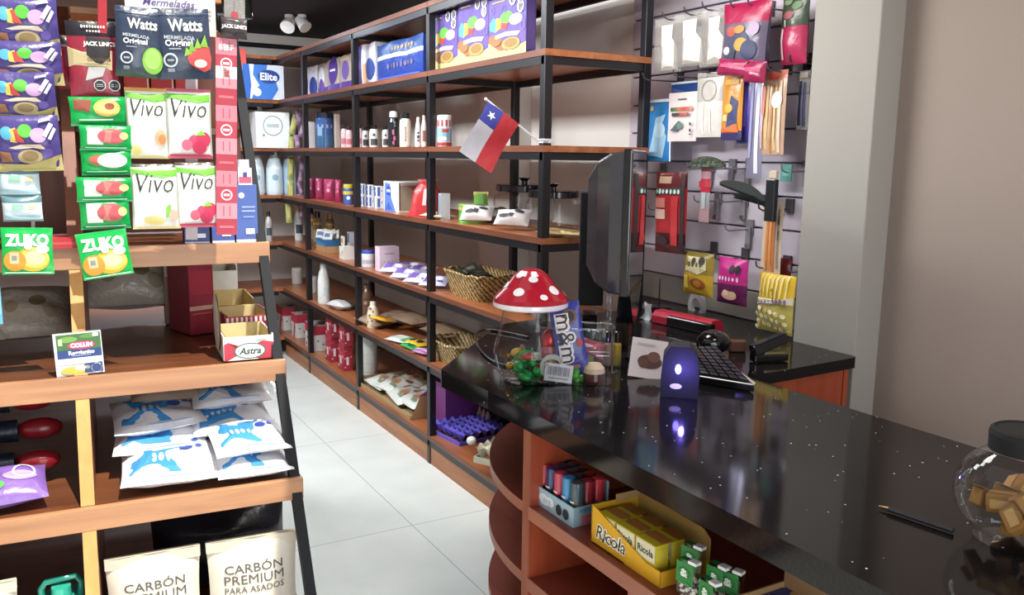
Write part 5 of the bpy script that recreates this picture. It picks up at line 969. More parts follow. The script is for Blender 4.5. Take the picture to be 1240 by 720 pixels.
# price card
p=cp(674,420)+fwd*.28; H=msize(17,p); 
t=thing('price_card','white price card on a thin wire right of the mushroom lid','card',p,rz1); zc=on_plane(674,381,(fwd.x,fwd.y),fwd.x*p.x+fwd.y*p.y).z-ZK
b=carton_mb(msize(24,p),.002,H,'#ccd2d8',front=[('r',0,.85,.9,.12,'#9aa8b4'),('r',-.05,.5,.7,.06,'#a9b2bc'),('r',-.1,.3,.6,.06,'#a9b2bc')]); b.v=[(q[0],q[1],q[2]+zc-H/2) for q in b.v]; b.build('card',t)
b=MB(); b.tube([(0,.003,0),(0,.003,zc)],.0015,'#8a8a8a/metal',6); b.cyl((0,.003,0),(0,.003,.006),.02,.02,'#1a1a1c/gloss'); b.build('wire_base',t)
# cable loop
pts=[cp(x,y,.955) for x,y in ((640,408),(612,402),(592,399),(580,401),(576,408),(580,420),(590,432),(604,440),(622,444))]
sm=[]
for i in range(len(pts)-1):
    for k in range(5):
        a=k/5; p0,p1,p2,p3=[pts[min(max(j,0),len(pts)-1)] for j in (i-1,i,i+1,i+2)]
        sm.append(.5*((2*p1)+(-p0+p2)*a+(2*p0-5*p1+4*p2-p3)*a*a+(-p0+3*p1-3*p2+p3)*a**3))
b=MB(); b.tube(sm,.004,'#101012/gloss'); o=b.build('black_cable'); tag(o,'looped black cable on the counter left of the mushroom jar','cable')
# monitors
B=cp(766,428); th=.80; sc1=msize(1,B)
t=thing('monitor','black monitor turned away, with a glossy screen reflecting the slatted panel','monitor',B,th)
W=.40; zb,zt=msize(80,B),msize(243,B)
b=MB()
b.box((0,.012,(zb+zt)/2),(W,.024,zt-zb),'#131216/gloss'); b.build('screen_frame',t,.004)
b=MB(); b.box((0,-.0015,(zb+zt)/2+.004),(W-.02,.002,zt-zb-.03),'#26252a/gloss'); 
m=_M['screen']=bpy.data.materials.new('screen'); m.use_nodes=True; bb=m.node_tree.nodes['Principled BSDF']; nn=m.node_tree.nodes.new('ShaderNodeTexNoise'); rr_=m.node_tree.nodes.new('ShaderNodeMapRange'); rr_.inputs[3].default_value=.02; rr_.inputs[4].default_value=.05; m.node_tree.links.new(nn.outputs['Fac'],rr_.inputs[0]); m.node_tree.links.new(rr_.outputs[0],bb.inputs['Roughness']); bb.inputs['Base Color'].default_value=(.01,.01,.012,1); bb.inputs['Specular IOR Level'].default_value=1.0; bb.inputs['Coat Weight'].default_value=1; bb.inputs['Coat IOR'].default_value=1.9; bb.inputs['Coat Roughness'].default_value=.02
b.mats=['screen']; b.build('screen',t)
b=MB(); zz=(zb+zt)/2; hh=(zt-zb)/2
rings=[(.024,.49,.97),(.06,.48,.95),(.10,.42,.84),(.135,.30,.62),(.145,.12,.34)]
vs=[(sx*W*fw,d,zz+sz*hh*fh) for d,fw,fh in rings for sx,sz in ((-1,-1),(1,-1),(1,1),(-1,1))]
fs=[(4*i+j,4*i+(j+1)%4,4*i+4+(j+1)%4,4*i+4+j) for i in range(4) for j in range(4)]+[(16,17,18,19)]
b.add(vs,fs,'#3a383d/gloss'); b.build('back_housing',t,.006)
b=MB(); b.add([(-.16,-.004,zb),(.16,-.004,zb),(.05,-.004,zb-.10),(-.05,-.004,zb-.10),(-.16,.03,zb),(.16,.03,zb),(.05,.05,zb-.10),(-.05,.05,zb-.10)],[(0,3,2,1),(4,5,6,7),(0,1,5,4),(1,2,6,5),(2,3,7,6),(3,0,4,7)],'#17161a/gloss'); b.box((0,.03,(zb-.1)/2),(.08,.04,max(.02,zb-.1)),'#17161a/gloss'); b.lathe([(.0001,0),(.10,0),(.10,.008),(.05,.016),(.0001,.018)],'#131216/gloss',30,c=(0,.03,0)); b.build('stand',t)
B2=cp(714,421)+fwd*.2; t=thing('customer_display','narrow black display standing upright left of the monitor','display',B2,rz1+PI/2)
H2=msize(174,B2); b=MB(); b.box((0,0,H2/2+.06),(.20,msize(29,B2),H2-.12),'#0e0d10/soft'); b.build('display_body',t,.006)
b=MB(); b.box((.0,0,.04),(.10,.05,.08),'#111013/gloss'); b.box((0,0,.006),(.16,.12,.012),'#111013/gloss'); b.build('foot',t,.003)
b=MB(); q=msize(1,B2); b.box((0,-msize(20,B2),H2*.90),(.05,msize(14,B2),msize(28,B2)),'#151417/gloss'); b.build('bracket',t,.003)
B3=cp(738,396)+fwd*.1; t=thing('clear_tube','tall clear tube with a black cap behind the monitor','tube',B3,0); r=msize(8,B3); H3=msize(192,B3)
b=MB(); b.lathe([(.0001,0),(r,0),(r,H3)],'plastic',22); b.build('tube_wall',t); b=MB(); b.lathe([(r*1.15,H3-.01),(r*1.2,H3+.012),(.0001,H3+.018)],'#161518/gloss',22); b.build('cap',t)
# food picture card
P0=cp(782,458); w=msize(44,P0)
o=carton_mb(w,.003,msize(52,P0),'#cfc4c6',front=[('e',.05,.42,.34,'#4a2a24',.18),('e',.15,.55,.18,'#6a4038',.14),('e',-.12,.36,.14,'#5a342c',.12),('r',-.1,.85,.5,.05,'#b8a9ac')]).build('picture_card'); o.location=P0; o.rotation_euler=(-.62,.12,rz1-.05); tag(o,'white card with a brown food picture leaning by the blue light','card')
# barcode scanner with blue lamp
P1=cp(822,477); u2=msize(1,P1); rzs=math.atan2(-P1.x,P1.y)
t=thing('barcode_scanner','black desk scanner with a bright blue violet lamp on its front','scanner',P1,rzs)
b=MB(); pr=[(-22,0),(22,0),(23,25),(20,50),(12,62),(-12,62),(-20,50),(-22,25)]
b.prism([(x*u2,z*u2) for x,z in pr],0,.07,'#15131c/soft',T=Matrix(((1,0,0,0),(0,0,1,-.035),(0,1,0,0),(0,0,0,1)))); b.build('scanner_body',t,.006)
b=MB(); b.sph((-2*u2,-.036,35*u2),(3.6*u2,.006,6*u2),'#7a6cff/glow',14); o=b.build('lamp',t); o['label']='glowing blue violet lamp'
b=MB(); b.fan([(7*math.cos(i*PI/10),3.4*math.sin(i*PI/10)) for i in range(20)],(0,0),lambda x,y,o:(-4*u2+x*u2,-.0362,14*u2+y*u2),0,'#d9d2d4'); b.build('oval_badge',t)
dl=-fwd*.075
light('scanner_lamp','POINT',tuple(P1+dl+Vector((0,0,35*u2))),.7,(.22,.16,1),shadow_soft_size=.005)
# keyboard
kq=[cp(826,420,1.005),cp(868,419,1.005),cp(914,466,.972),cp(846,455,.972)]
kc=sum(kq,Vector())/4; t=thing('keyboard','black slanted till keyboard right of the blue lamp','keyboard',(kc.x,kc.y,ZK),0)
O_=Vector((kc.x,kc.y,ZK)); top=[q-O_ for q in kq]; bot=[Vector((q.x,q.y,.002)) for q in top]
b=MB(); b.add(bot+top,[(0,1,2,3),(7,6,5,4),(0,4,5,1),(1,5,6,2),(2,6,7,3),(3,7,4,0)],'#141317/gloss'); b.build('keyboard_body',t,.004)
b=MB()
def kb(u_,v): return (top[0]*(1-u_)+top[1]*u_)*(1-v)+(top[3]*(1-u_)+top[2]*u_)*v
for i in range(5):
    for j in range(9):
        c_=[kb(.06+.18*i+a*.145,.05+.103*j+e*.08) for a,e in ((0,0),(1,0),(1,1),(0,1))]
        b.add(c_+[q+Vector((0,0,.006)) for q in c_],[(0,4,5,1),(1,5,6,2),(2,6,7,3),(3,7,4,0),(7,6,5,4)],'#1f1d22/gloss')
b.build('keys',t)
p=cp(866,432); b=MB(); r=msize(23,p); b.sph((0,0,r*.62),(r,r*.8,r*.66),'#121114/gloss',20); o=b.build('black_pouch'); o.location=p+fwd*.05; tag(o,'rounded black pouch behind the keyboard','pouch')
p=cp(826,397); b=MB(); L=msize(74,p)
t=thing('red_case','long red case lying on the desk against the slatted panel','case',p+Vector((.02,-.0,0)),AW+.12); b.prism([(-.035,0),(.035,0),(.038,.03),(.02,.048),(-.02,.048),(-.038,.03)],-L*.62,L*.62,'#a81f36/film',T=Matrix(((0,0,1,0),(1,0,0,0),(0,1,0,0),(0,0,0,1)))); b.build('case_body',t,.004)
b=MB(); b.box((L*.2,-.03,.022),(L*.9,.035,.036),'#131215/gloss'); b.build('dark_flap',t,.004)
p=cp(801,384); b=MB(); b.box((0,0,.012),(.09,.07,.024),'#131216/gloss'); t=thing('wireless_router','small black device with a thin upright aerial behind the red case','router',p+fwd*.12,rz1); b.build('router_body',t,.003); b=MB(); b.cyl((0,0,.02),(0,0,msize(42,p)),.0035,.0025,'#131216/gloss',10); b.build('aerial',t)
# stapler
p=cp(931,437); us=msize(1,p); t=thing('stapler','black stapler on the dark desk by the white pillar','stapler',p,rz1+.35)
b=MB(); b.box((0,0,5*us),(46*us,.034,9*us),'#121114/gloss'); b.build('base',t,.004); b=MB(); b.bar((-24*us,0,14*us),(20*us,0,29*us),.032,13*us,'#17161a/gloss'); b.build('arm',t,.004); b=MB(); b.box((-16*us,0,13*us),(14*us,.026,10*us),'#1a191c/gloss'); b.build('hinge',t,.003)
p=cp(893,425); b=MB(); b.box((0,0,.018),(.05,.03,.036),'#6a4434'); o=b.build('stamp_block',bevel=.004); o.location=p; o.rotation_euler=(0,0,rz1); tag(o,'small brown wooden block between the pouch and the stapler','block')
b=MB(); q=[cp(896,449,.953),cp(915,463,.953),cp(910,470,.953),cp(890,458,.953)]; b.add(q+[v+Vector((0,0,-.002)) for v in q],[(3,2,1,0),(4,5,6,7),(0,1,5,4),(1,2,6,5),(2,3,7,6),(3,0,4,7)],'#c9c2bc'); o=b.build('paper_slip'); tag(o,'slip of pale paper sticking out beside the keyboard','paper')
p=cp(779,388); b=MB(); b.grid(lambda u_,v:(.03*(u_-.5)+.01*math.sin(5*v),.01*math.sin(4*u_+3*v),.07*v),5,8,'#cfd3d6/film'); o=b.build('clear_wrapper'); o.location=p+fwd*.02; o.rotation_euler=(.2,.4,rz1); tag(o,'crumpled clear wrapper left of the red case','wrapper')
# pen
a,e=cp(1064,612,ZK+.006),cp(1142,638,ZK+.006); d=(e-a).normalized(); L=(e-a).length*1.15
t=thing('ball_pen','clear black ball pen with a bronze tip lying on the counter','pen',a,0)
b=MB(); b.cyl(d*.018,d*L,.0045,.0045,'#2e2d31/gloss',12); b.build('barrel',t); b=MB(); b.cyl((0,0,0),d*.018,.001,.0042,'#8a6a4c/metal',12); b.build('tip',t)
# round jar
J=Vector((1.352,.715,ZK)); t=thing('round_jar','big round clear jar with a black screw lid holding yellow sweets','jar',J,0)
b=MB(); prof=[(.0001,.003),(.05,.003)]+[(.098*math.sin(PI*(.20+.68*i/16)) if i<15 else .046,.078-.088*math.cos(PI*(.20+.68*i/16)) if 1 else 0) for i in range(17)]
b.lathe([(.0001,.002),(.055,.002),(.062,.006)]+[(.097*math.sin(a),.083-.083*math.cos(a)) for a in [PI*(.24+.60*i/18) for i in range(19)]]+[(.046,.160),(.046,.17)],'glass',44); b.build('glass_body',t)
b=MB(); b.lathe([(.047,.152),(.053,.154),(.054,.18),(.052,.187),(.047,.190),(.044,.187),(.0001,.187)],'#0d0c0e/soft',44); b.build('lid',t)
rnd=random.Random(11)
for i in range(13):
    a=i*2.4; r=(.012,.05,.058)[min(2,i//3)] if i<9 else .03; z=.018+.017*(i//4)+ (0.01 if r>.04 else 0)
    b=carton_mb(.042,.020,.030,'#8f6426/soft',top=[('r',0,.5,.9,.9,'#a87a35')]); b.marks(flat_map((0,-.01,0),(.042,0,0),(0,0,.03),(0,-1,0)),1.4,[('r',0,.5,.7,.5,'#ad8544')],.0004)
    o=b.build('yellow_sweet',bevel=.003); o.location=J+Vector((r*math.cos(a),r*math.sin(a),z)); o.rotation_euler=(rnd.uniform(-.9,.9),rnd.uniform(-.9,.9),rnd.uniform(0,6)); tag(o,'golden yellow block sweet inside the big round jar','sweet','sweets in the round jar')
# ================================================================== ON THE COUNTER SHELF
ZS=.69
def up(px,d,z=ZS): return col_at(px,z+.0005,(1,0),1.05+d)
a,b_=up(646,.03),up(694,.03); c=(a+b_)/2; w=abs(a.y-b_.y); u3=msize(1,c)
t=thing('gum_display','pale blue display box of round gum tubes on the counter shelf','display box',c+Vector((.05,0,0)),AW)
b=MB(); H=24*u3; b.box((0,0,.002),(w,.10,.004),'#8fb0bd'); b.box((0,-.05,H/2),(w,.003,H),'#9fbcc8'); b.box((0,.05,H),(w,.003,H*2),'#8fb0bd'); b.box((-w/2,0,H*.6),(.003,.10,H*1.2),'#9fbcc8'); b.box((w/2,0,H*.5),(.003,.10,H),'#8aa6b2')
b.marks(flat_map((0,-.0517,0),(w,0,0),(0,0,H),(0,-1,0)),w/H,[('e',-.2,.5,.14,'#dfe8ec',.3),('e',-.05,.55,.1,'#e6edf0',.25),('o',.17,.45,.075,'#22272c'),('o',.34,.45,.075,'#22272c'),('r',-.4,.3,.15,.4,'#c07a86'),('sq',-.12,.52,.2,.3,'#b9ccd4',3)],.0005)
b.marks(flat_map((w/2+.0015,0,0),(0,.10,0),(0,0,H),(1,0,0)),.10/H,[('r',0,.3,.6,.5,'#b86a76'),('r',0,.8,.7,.2,'#5a8aa8')],.0005); b.build('display_tray',t)
cols=['#b8323e','#2a3568','#b83a50','#2f86b8','#3a4a52']
for row in (0,1,2):
    for i in range(5):
        p=c+Vector((.022+.030*row,-(-w/2+w*(i+.5)/5),.0045)); k=cols[i] if row==0 else ['#8a2430','#c23a48','#20284a','#2a3a48','#22303a'][(i+row)%5]
        r=w/5*.47; hh_=50*u3
        bottle('gum_tube',f'{("red","dark blue","pink red","light blue","dark green")[i]} gum tube in the {("front","middle","back")[row]} row of the gum display','gum tube',p,[(r,0),(r,hh_*.45,k+'/gloss'),(r*1.0,hh_*.86)],('#1c2226/gloss','#2a2c24/gloss','#3a2026/gloss','#2a6a7a/gloss','#4a4232/gloss')[i],([(r*1.0,hh_*.86),(r*.98,hh_*.97),(r*.6,hh_)],k+'/gloss'),'gum tubes in the display',[('e',.0,.25,.14,'#d9d2c8'),('r',.02,.6,.3,.05,'#d9c9c0')] if row==0 else (),rz=AW,n=12)
# yellow display of small herb sweets boxes
a,b_=up(716,.025),up(799,.025); c=(a+b_)/2; w=abs(a.y-b_.y); u4=msize(1,c); dp=.13
t=thing('sweets_display','yellow sloping display box with inner boxes on the counter shelf','display box',c+Vector((dp/2,0,0)),AW)
hl,hr=50*u4,19*u4
b=MB(); poly=[(-w/2,0),(w/2,0),(w/2,hr),(w*.30,hr),(-w*.40,hl*.94),(-w/2,hl)]
vs=[(x,-dp/2,z) for x,z in poly]+[(x,-dp/2+.003,z) for x,z in poly]; n=6
b.add(vs,[tuple(range(n)),tuple(range(2*n-1,n-1,-1))]+[(i,n+i,n+(i+1)%n,(i+1)%n) for i in range(n)],'#d9a41c')
b.marks(flat_map((0,-dp/2,0),(w,0,0),(0,0,hl),(0,-1,0)),w/hl,[('t','Ricola',-.20,.40,.46,'#ece4cc',{'b':.09,'s':.2}),('t','Ricola',-.20,.40,.44,'#23302c',{'b':.0,'s':.2})],.0008)
b.box((-w/2,0,hl/2),(.003,dp,hl),'#c8951a'); b.box((w/2,0,hr/2),(.003,dp,hr),'#c8951a'); b.box((0,0,.0015),(w,dp,.003),'#b8871a'); b.build('display_front',t)
b=MB(); vs=[(-w/2,dp/2,0),(w/2,dp/2,0),(w/2,dp/2,hl*.86),(w*.4,dp/2,hl*1.05),(-w/2,dp/2,hl*1.12)]; vs+=[(x,y+.003,z) for x,y,z in vs]
b.add(vs,[(0,1,2,3,4),(9,8,7,6,5)]+[(i,5+i,5+(i+1)%5,(i+1)%5) for i in range(5)],'#a98a4a'); b.box((-w/2+.002,dp*.25,hl*1.05),(.003,dp*.5,hl*.2),'#a98a5a'); b.build('display_back',t)
bw=w*.265
for i in range(3):
    for row in (0,1):
        p=t.location+Vector((-dp/2+.022+.042*row,-(-w*.30+i*w*.285),.0035))
        carton('herb_sweets_box',f'small yellow sweets box, {("left","middle","right")[i]} of the {("front","rear")[row]} row','sweets box',p,AW,bw,.034,42*u4,'#c9b326','small boxes in the yellow display',front=[('r',0,.72,.96,.50,'#d6cfb0'),('t','Ricola',0,.72,.80,'#2a3528',{'b':.03}),('r',0,.44,.9,.06,'#b8a01f'),('r',.1,.36,.7,.05,'#5a7a2a'),('e',-.05,.14,.22,'#d9cfa0',.12),('e',.3,.14,.1,'#8aa03a',.1)],side=[('r',0,.72,.96,.3,'#cfbd3a')],top=[('r',0,.5,.9,.9,'#a8682a')])
# mint boxes
def mint(px,d,lab,rz,dz=0):
    p=up(px,d); u5=msize(1,p); w=30*u5; H=54*u5
    t=thing('mint_box',lab,'mint box',p+Vector((0,0,dz)),AW+rz,'clear mint boxes'); dpt=.016
    b=MB(); b.box((0,0,H*.5),(w,dpt,H),'glass'); b.build('clear_box',t,.003)
    b=MB(); b.marks(flat_map((0,-dpt/2,0),(w,0,0),(0,0,H),(0,-1,0)),w/H,[('r',-.05,.72,.86,.50,'#1f7a34'),('e',-.08,.74,.30,'#11401c',.13),('e',-.08,.74,.27,'#1f7a34',.11),('t','tic',-.08,.785,.26,'#e6ebe0',{'b':.05}),('t','tac',-.08,.70,.34,'#e6ebe0',{'b':.05}),('p',[(.0,.46),(.3,.46),(.2,.54),(.05,.53)],'#2a8a3c')],.0008); b.marks(flat_map((0,0,H),(w*.8,0,0),(0,dpt*.98,0),(0,0,1)),w/dpt,[('r',0,.0,.9,.9,'#1f6a30')],.0008); b.build('green_label',t)
    b=MB(); b.box((w*.28,0,H*1.02),(w*.4,dpt*1.02,H*.07),'#dcdcd6/gloss'); b.build('lid',t)
    b=MB(); rn=random.Random(int(px))
    for i in range(34): b.sph((rn.uniform(-.42,.42)*w,rn.uniform(-.3,.3)*dpt,rn.uniform(.05,.46)*H),(.0042,.0032,.0030),'#f2efe2/gloss',8)
    o=b.build('mints',t); o['kind']='stuff'
mint(832,.035,'clear box of white mints with a green label, left front one beside the yellow display',.15)
mint(858,.022,'clear box of white mints with a green label, front one nearest the shelf edge',-.05)
mint(868,.075,'clear box of white mints with a green label, behind the front one',.1)
mint(884,.085,'clear box of white mints with a green label, rear right one',.3)
mint(838,.085,'clear box of white mints with a green label, rear left one touching the yellow display',.2)
# blue carton
a,b_=up(872,.03),up(1000,.03); c=(a+b_)/2; w=abs(a.y-b_.y)
t=thing('blue_carton','open brown carton of dark blue packs at the near end of the counter shelf','carton',c+Vector((.085,0,0)),AW)
b=MB(); h=.052; b.box((0,0,.002),(w,.16,.004),'#a8845e'); b.box((0,-.08,h/2),(w,.004,h),'#b08c64'); b.box((0,.08,h*.8),(w,.004,h*1.6),'#a8845e'); b.box((-w/2,0,h/2),(.004,.16,h),'#b89468'); b.box((w/2,0,h/2),(.004,.16,h),'#b89468'); b.add([(-w/2,.08,h*1.6),(w/2,.08,h*1.6),(w/2,.05,h*1.6+.045),(-w/2,.05,h*1.6+.045),(-w/2,.083,h*1.6),(w/2,.083,h*1.6),(w/2,.053,h*1.6+.045),(-w/2,.053,h*1.6+.045)],[(0,1,2,3),(7,6,5,4),(0,3,7,4),(1,5,6,2),(3,2,6,7)],'#c29c74'); b.build('carton_shell',t)
for i in range(4):
    tag(carton_mb(w/4*.94,.145,.036,'#28336e/gloss',top=[('r',0,.5,.8,.5,'#3a4684'),('e',.1,.5,.2,'#c9a06a'),('r',-.2,.7,.3,.1,'#d9dce6')]).build('blue_pack',loc=c+Vector((.085,-(-w/2+w*(i+.5)/4),.0045)),rot=(0,0,AW)),f'dark blue pack, {("first","second","third","fourth")[i]} from the far end of the open carton','pack','dark blue packs in the open carton')
# ================================================================== HANGING ON THE SLATTED PANEL
def sh(px,py,X): return on_plane(px,py,(1,0),X)
def sbox(x0,y0_,x1,y1,X):
    bl,br=sh(x0,y1,X),sh(x1,y1,X); tl=sh((x0+x1)/2,y0_,X); m=sh((x0+x1)/2,y1,X)
    return m,abs(bl.y-br.y),tl.z-m.z
def hook(px,py,L=.20,label='long wire hook on the slatted panel holding hanging goods',grp='hooks on the slatted panel',plate=False,k='#4a484c/gloss',dn=0):
    """wire hook with its tip at picture point px,py"""
    X=SX-L; p=sh(px,py,X); o=thing('display_hook',label,'hook',(SX,p.y,p.z),0,grp)
    b=MB(); b.tube([(0,0,-.012),(-.03,0,-.012),(-L*.85,0,-.014),(-L*.97,0,-.006),(-L,0,.012)],.0032,k,8); b.build('wire',o)
    b=MB(); b.box((-.004,0,.0),(.008,.035,.05),k); b.build('bracket',o)
    if plate: b=MB(); b.box((-.012,0,-.04),(.006,.022,.075),'#8f8c90/gloss'); b.box((-.016,0,-.075),(.004,.02,.018),'#c9c6c8/metal'); b.build('metal_plate',o)
    return o
def shang(name,label,cat,box,X,t,bands,marks=(),group=None,rz=0,roll=0,tilt=0,**kw):
    c,w,h=sbox(*box,X); return pouch(name,label,cat,c,(tilt,roll,AW+rz),w*1.02,h,t,bands,marks,group,**kw)
# row of hooks
for px,py in ((802,18),(828,12),(850,6),(884,4),(905,2),(778,92),(815,88),(845,82),(880,86),(905,78),(928,80)): hook(px,py)
hook(955,70,.12)
E_='empty metal hook with a small plate on the slatted panel'; G_='empty hooks on the slatted panel'
for px,py in ((832,200),(857,200),(877,200),(840,240),(872,240),(878,275),(905,238),(946,203),(955,325),(785,250),(775,205)): hook(px,py,.13,E_,G_,True,'#77747a/gloss')
for px,py in ((828,302),(865,310),(918,250),(915,320)): hook(px,py,.16)
# white paper goods in clear bags
WB=lambda: [('p',[(-.20,.04),(.42,.04),(.40,.45),(.22,.62),(.22,.86),(-.18,.86),(-.14,.6)],'#d3cec4')]
for i,(bx,lab) in enumerate((((793,22,822,88),'clear bag with white paper shape, farthest of the three, by the steel post'),((817,16,852,80),'clear bag with white paper shape, middle of three'),((848,12,880,80),'clear bag with white paper shape, next to the magenta toy bags'))):
    shang('clear_bag',lab,'bag',bx,SX-.15,.03,[(.86,'haze_grey'),(1,'cloudy')],WB(),'clear bags with white paper shapes',seed=i,rz=.1)
for i,(bx,lab,xx) in enumerate((((870,4,925,86),'magenta headed toy bag with dark blue and gold pieces, front one',.17),((893,1,930,82),'magenta headed toy bag behind its twin, nearer the pillar',.10))):
    shang('toy_bag',lab,'toy bag',bx,SX-xx,.05,[(.10,'#8f1f4a/film'),(.72,'#5a5064/film'),(1,'#981c44/film')],[('e',-.05,.45,.26,'#3a3c5a',.14),('e',.05,.38,.16,'#a8883a',.10),('e',-.2,.58,.12,'#a34a3a',.08),('e',.22,.3,.16,'#2a2f52',.14),('e',.0,.6,.12,'#b07a3a',.06),('p',[(-.35,.2),(-.1,.16),(-.05,.3),(-.3,.38)],'#2f3a4c'),('e',.3,.6,.1,'#9a86a0',.1),('e',-.28,.3,.08,'#c9b8c0',.06)],'magenta headed toy bags',seed=i+4,roll=.06 if i==0 else 0)
for i,(bx,lab) in enumerate((((868,72,908,92),'magenta lower toy bag edge, left one under the toy bags'),((900,74,925,100),'magenta lower toy bag edge, right one under the toy bags'))):
    shang('magenta_bag',lab,'toy bag',bx,SX-.19,.03,'#8f1f48/film',[('r',0,.6,.7,.2,'#b8466a')],'small magenta bags',seed=i+7,roll=.12)
c,w,h=sbox(944,-4,976,78,SX-.10); t=thing('gift_wrap_roll','clear wrapped roll, leafy green above and magenta below, beside the pillar','wrap roll',c,AW)
b=pouch_mb(w,h,.05,[(.55,'#a32a4e/film'),(1,'#3f4a3c/film')],[('e',-.1,.72,.2,'#8a4a50',.06),('e',.15,.85,.18,'#55704a',.06),('e',-.2,.92,.15,'#6a8060',.05),('r',-.3,.3,.08,.45,'#d9b8c0'),('r',-.2,.6,.05,.1,'#c9c0b8')],seed=9); b.build('roll_body',t)
b=pouch_mb(w*.9,.02,.004,[(1,'cloudy')],seed=2,nu=4,nv=3); o=b.build('hang_tab',t); o.location=(0,0,h)
# second row
shang('blue_pad','blue paper pad with a cloudy sky cover behind the steel post','paper pad',(779,120,812,195),SX-.10,.012,'#2f7ab8/film',[('p',[(-.3,.1),(.2,.05),(.35,.4),(.1,.6),(.3,.75),(-.05,.7),(-.15,.4)],'#9cc4de'),('e',.1,.5,.2,'#b8d6e8',.12),('r',0,.97,1,.05,'#cfd6da'),('e',-.2,.85,.06,'#c9a84a'),('r',.48,.5,.04,1,'#d6dce0')],nu=6,nv=6,wr=0)
shang('blue_pad','darker blue paper pad behind the white colour card','paper pad',(811,98,846,166),SX-.09,.012,[(.7,'#2a5a9a/film'),(1,'#1f3f7a/film')],[('p',[(-.45,.75),(.45,.6),(.45,.75),(-.45,.88)],'#3a4a78'),('r',0,.97,1,.04,'#c9ccd0')],nu=6,nv=6,wr=0)
shang('art_pad','white card with a bar of coloured squares hanging on the slatted panel','art pad',(808,112,842,171),SX-.13,.010,'#d3c8c6/matte',[('r',0,.86,.3,.03,'#5a5458')]+[('r',-.36+.09*i,.66,.085,.08,('#2a4a3a','#4a6a4a','#7a6a3a','#a8763a','#b85a34','#b84434','#c05040','#b86a5a','#c9826a')[i]) for i in range(9)]+[('r',-.27+.09*i,.55,.085,.07,('#1f2a3a','#23342f','#3a2a24','#8a3a2a','#a8463a','#b05a4a','#8a4a44')[i]) for i in range(7)]+[('p',[(-.35,.22),(-.1,.2),(.05,.4),(-.05,.42)],'#4a5a60'),('e',.0,.32,.1,'#5a7a70',.07),('r',.36,.35,.06,.06,'#2a2a2e'),('r',.36,.22,.06,.06,'#2a2a2e'),('r',.36,.14,.08,.03,'#5a5a5e')],nu=6,nv=6,wr=0)
shang('clear_bag','clear bag of white sheets with a ring mark in the second row','bag',(843,88,872,166),SX-.14,.02,[(.55,'#c9c5be/film'),(1,'#b0aba4/film')],[('ring',0,.72,.3,'#8f8a84',.12),('r',-.2,.3,.05,.5,'#e6e4e0'),('r',.1,.25,.04,.4,'#e0ddd8'),('r',0,.96,.95,.06,'#8a8580')],seed=12,rz=.1)
shang('pencil_pack','orange and blue pencil pack hanging under the magenta bags','pencil pack',(873,92,897,170),SX-.14,.02,[(.14,'#3a3560/film'),(1,'#c4822e/film')],[('p',[(-.2,.2),(.3,.25),(.35,.6),(0,.7)],'#2f3560'),('e',-.1,.5,.2,'#d9a23a',.07),('p',[(-.4,.12),(.4,.12),(.3,.26),(-.4,.2)],'#c9662e'),('r',0,.9,.7,.08,'#dba84a'),('r',-.25,.35,.2,.1,'#e0c07a')],seed=13)
shang('purple_sheet','deep purple glossy sheet between the pencil pack and the silver strip','craft sheet',(892,92,910,174),SX-.12,.012,[(.1,'#3a3a6a/film'),(1,'#3f2f86/film')],[('r',0,.55,.2,.6,'#5a4aa8'),('r',-.2,.15,.2,.1,'#b0a8d0')],seed=14)
shang('silver_strip','long lilac silver crinkled strip in the second row','craft strip',(903,90,921,216),SX-.13,.012,'#a9a6c0/foil',[('r',.15,.5,.25,.9,'#c9c9da'),('r',-.3,.6,.2,.8,'#8a88b0')],seed=15)
shang('brush_pack','clear pack of long tan brushes with a red and cream header','brush pack',(919,86,948,187),SX-.13,.02,[(.88,'#b3927a/film'),(1,'#b86a58/film')],[('r',-.2,.45,.1,.8,'#caa46a'),('r',0,.42,.08,.8,'#a8763a'),('r',.14,.45,.08,.8,'#d0ae78'),('r',.32,.45,.1,.85,'#d9b8a4'),('r',-.38,.5,.08,.85,'#c9a89a'),('r',0,.93,.3,.08,'#a83a30'),('e',.2,.65,.2,'#d9d0c4',.1),('p',[(-.45,.5),(-.3,.45),(-.25,.8),(-.45,.85)],'#c77a68')],seed=16)
shang('pen_pack','pack of dark blue pens at the end of the second row beside the pillar','pen pack',(964,86,977,157),SX-.07,.012,'cloudy',[('r',-.22,.45,.26,.75,'#23294a'),('r',.18,.43,.26,.75,'#2a3058'),('r',0,.93,.8,.1,'#8a8078')],seed=17)
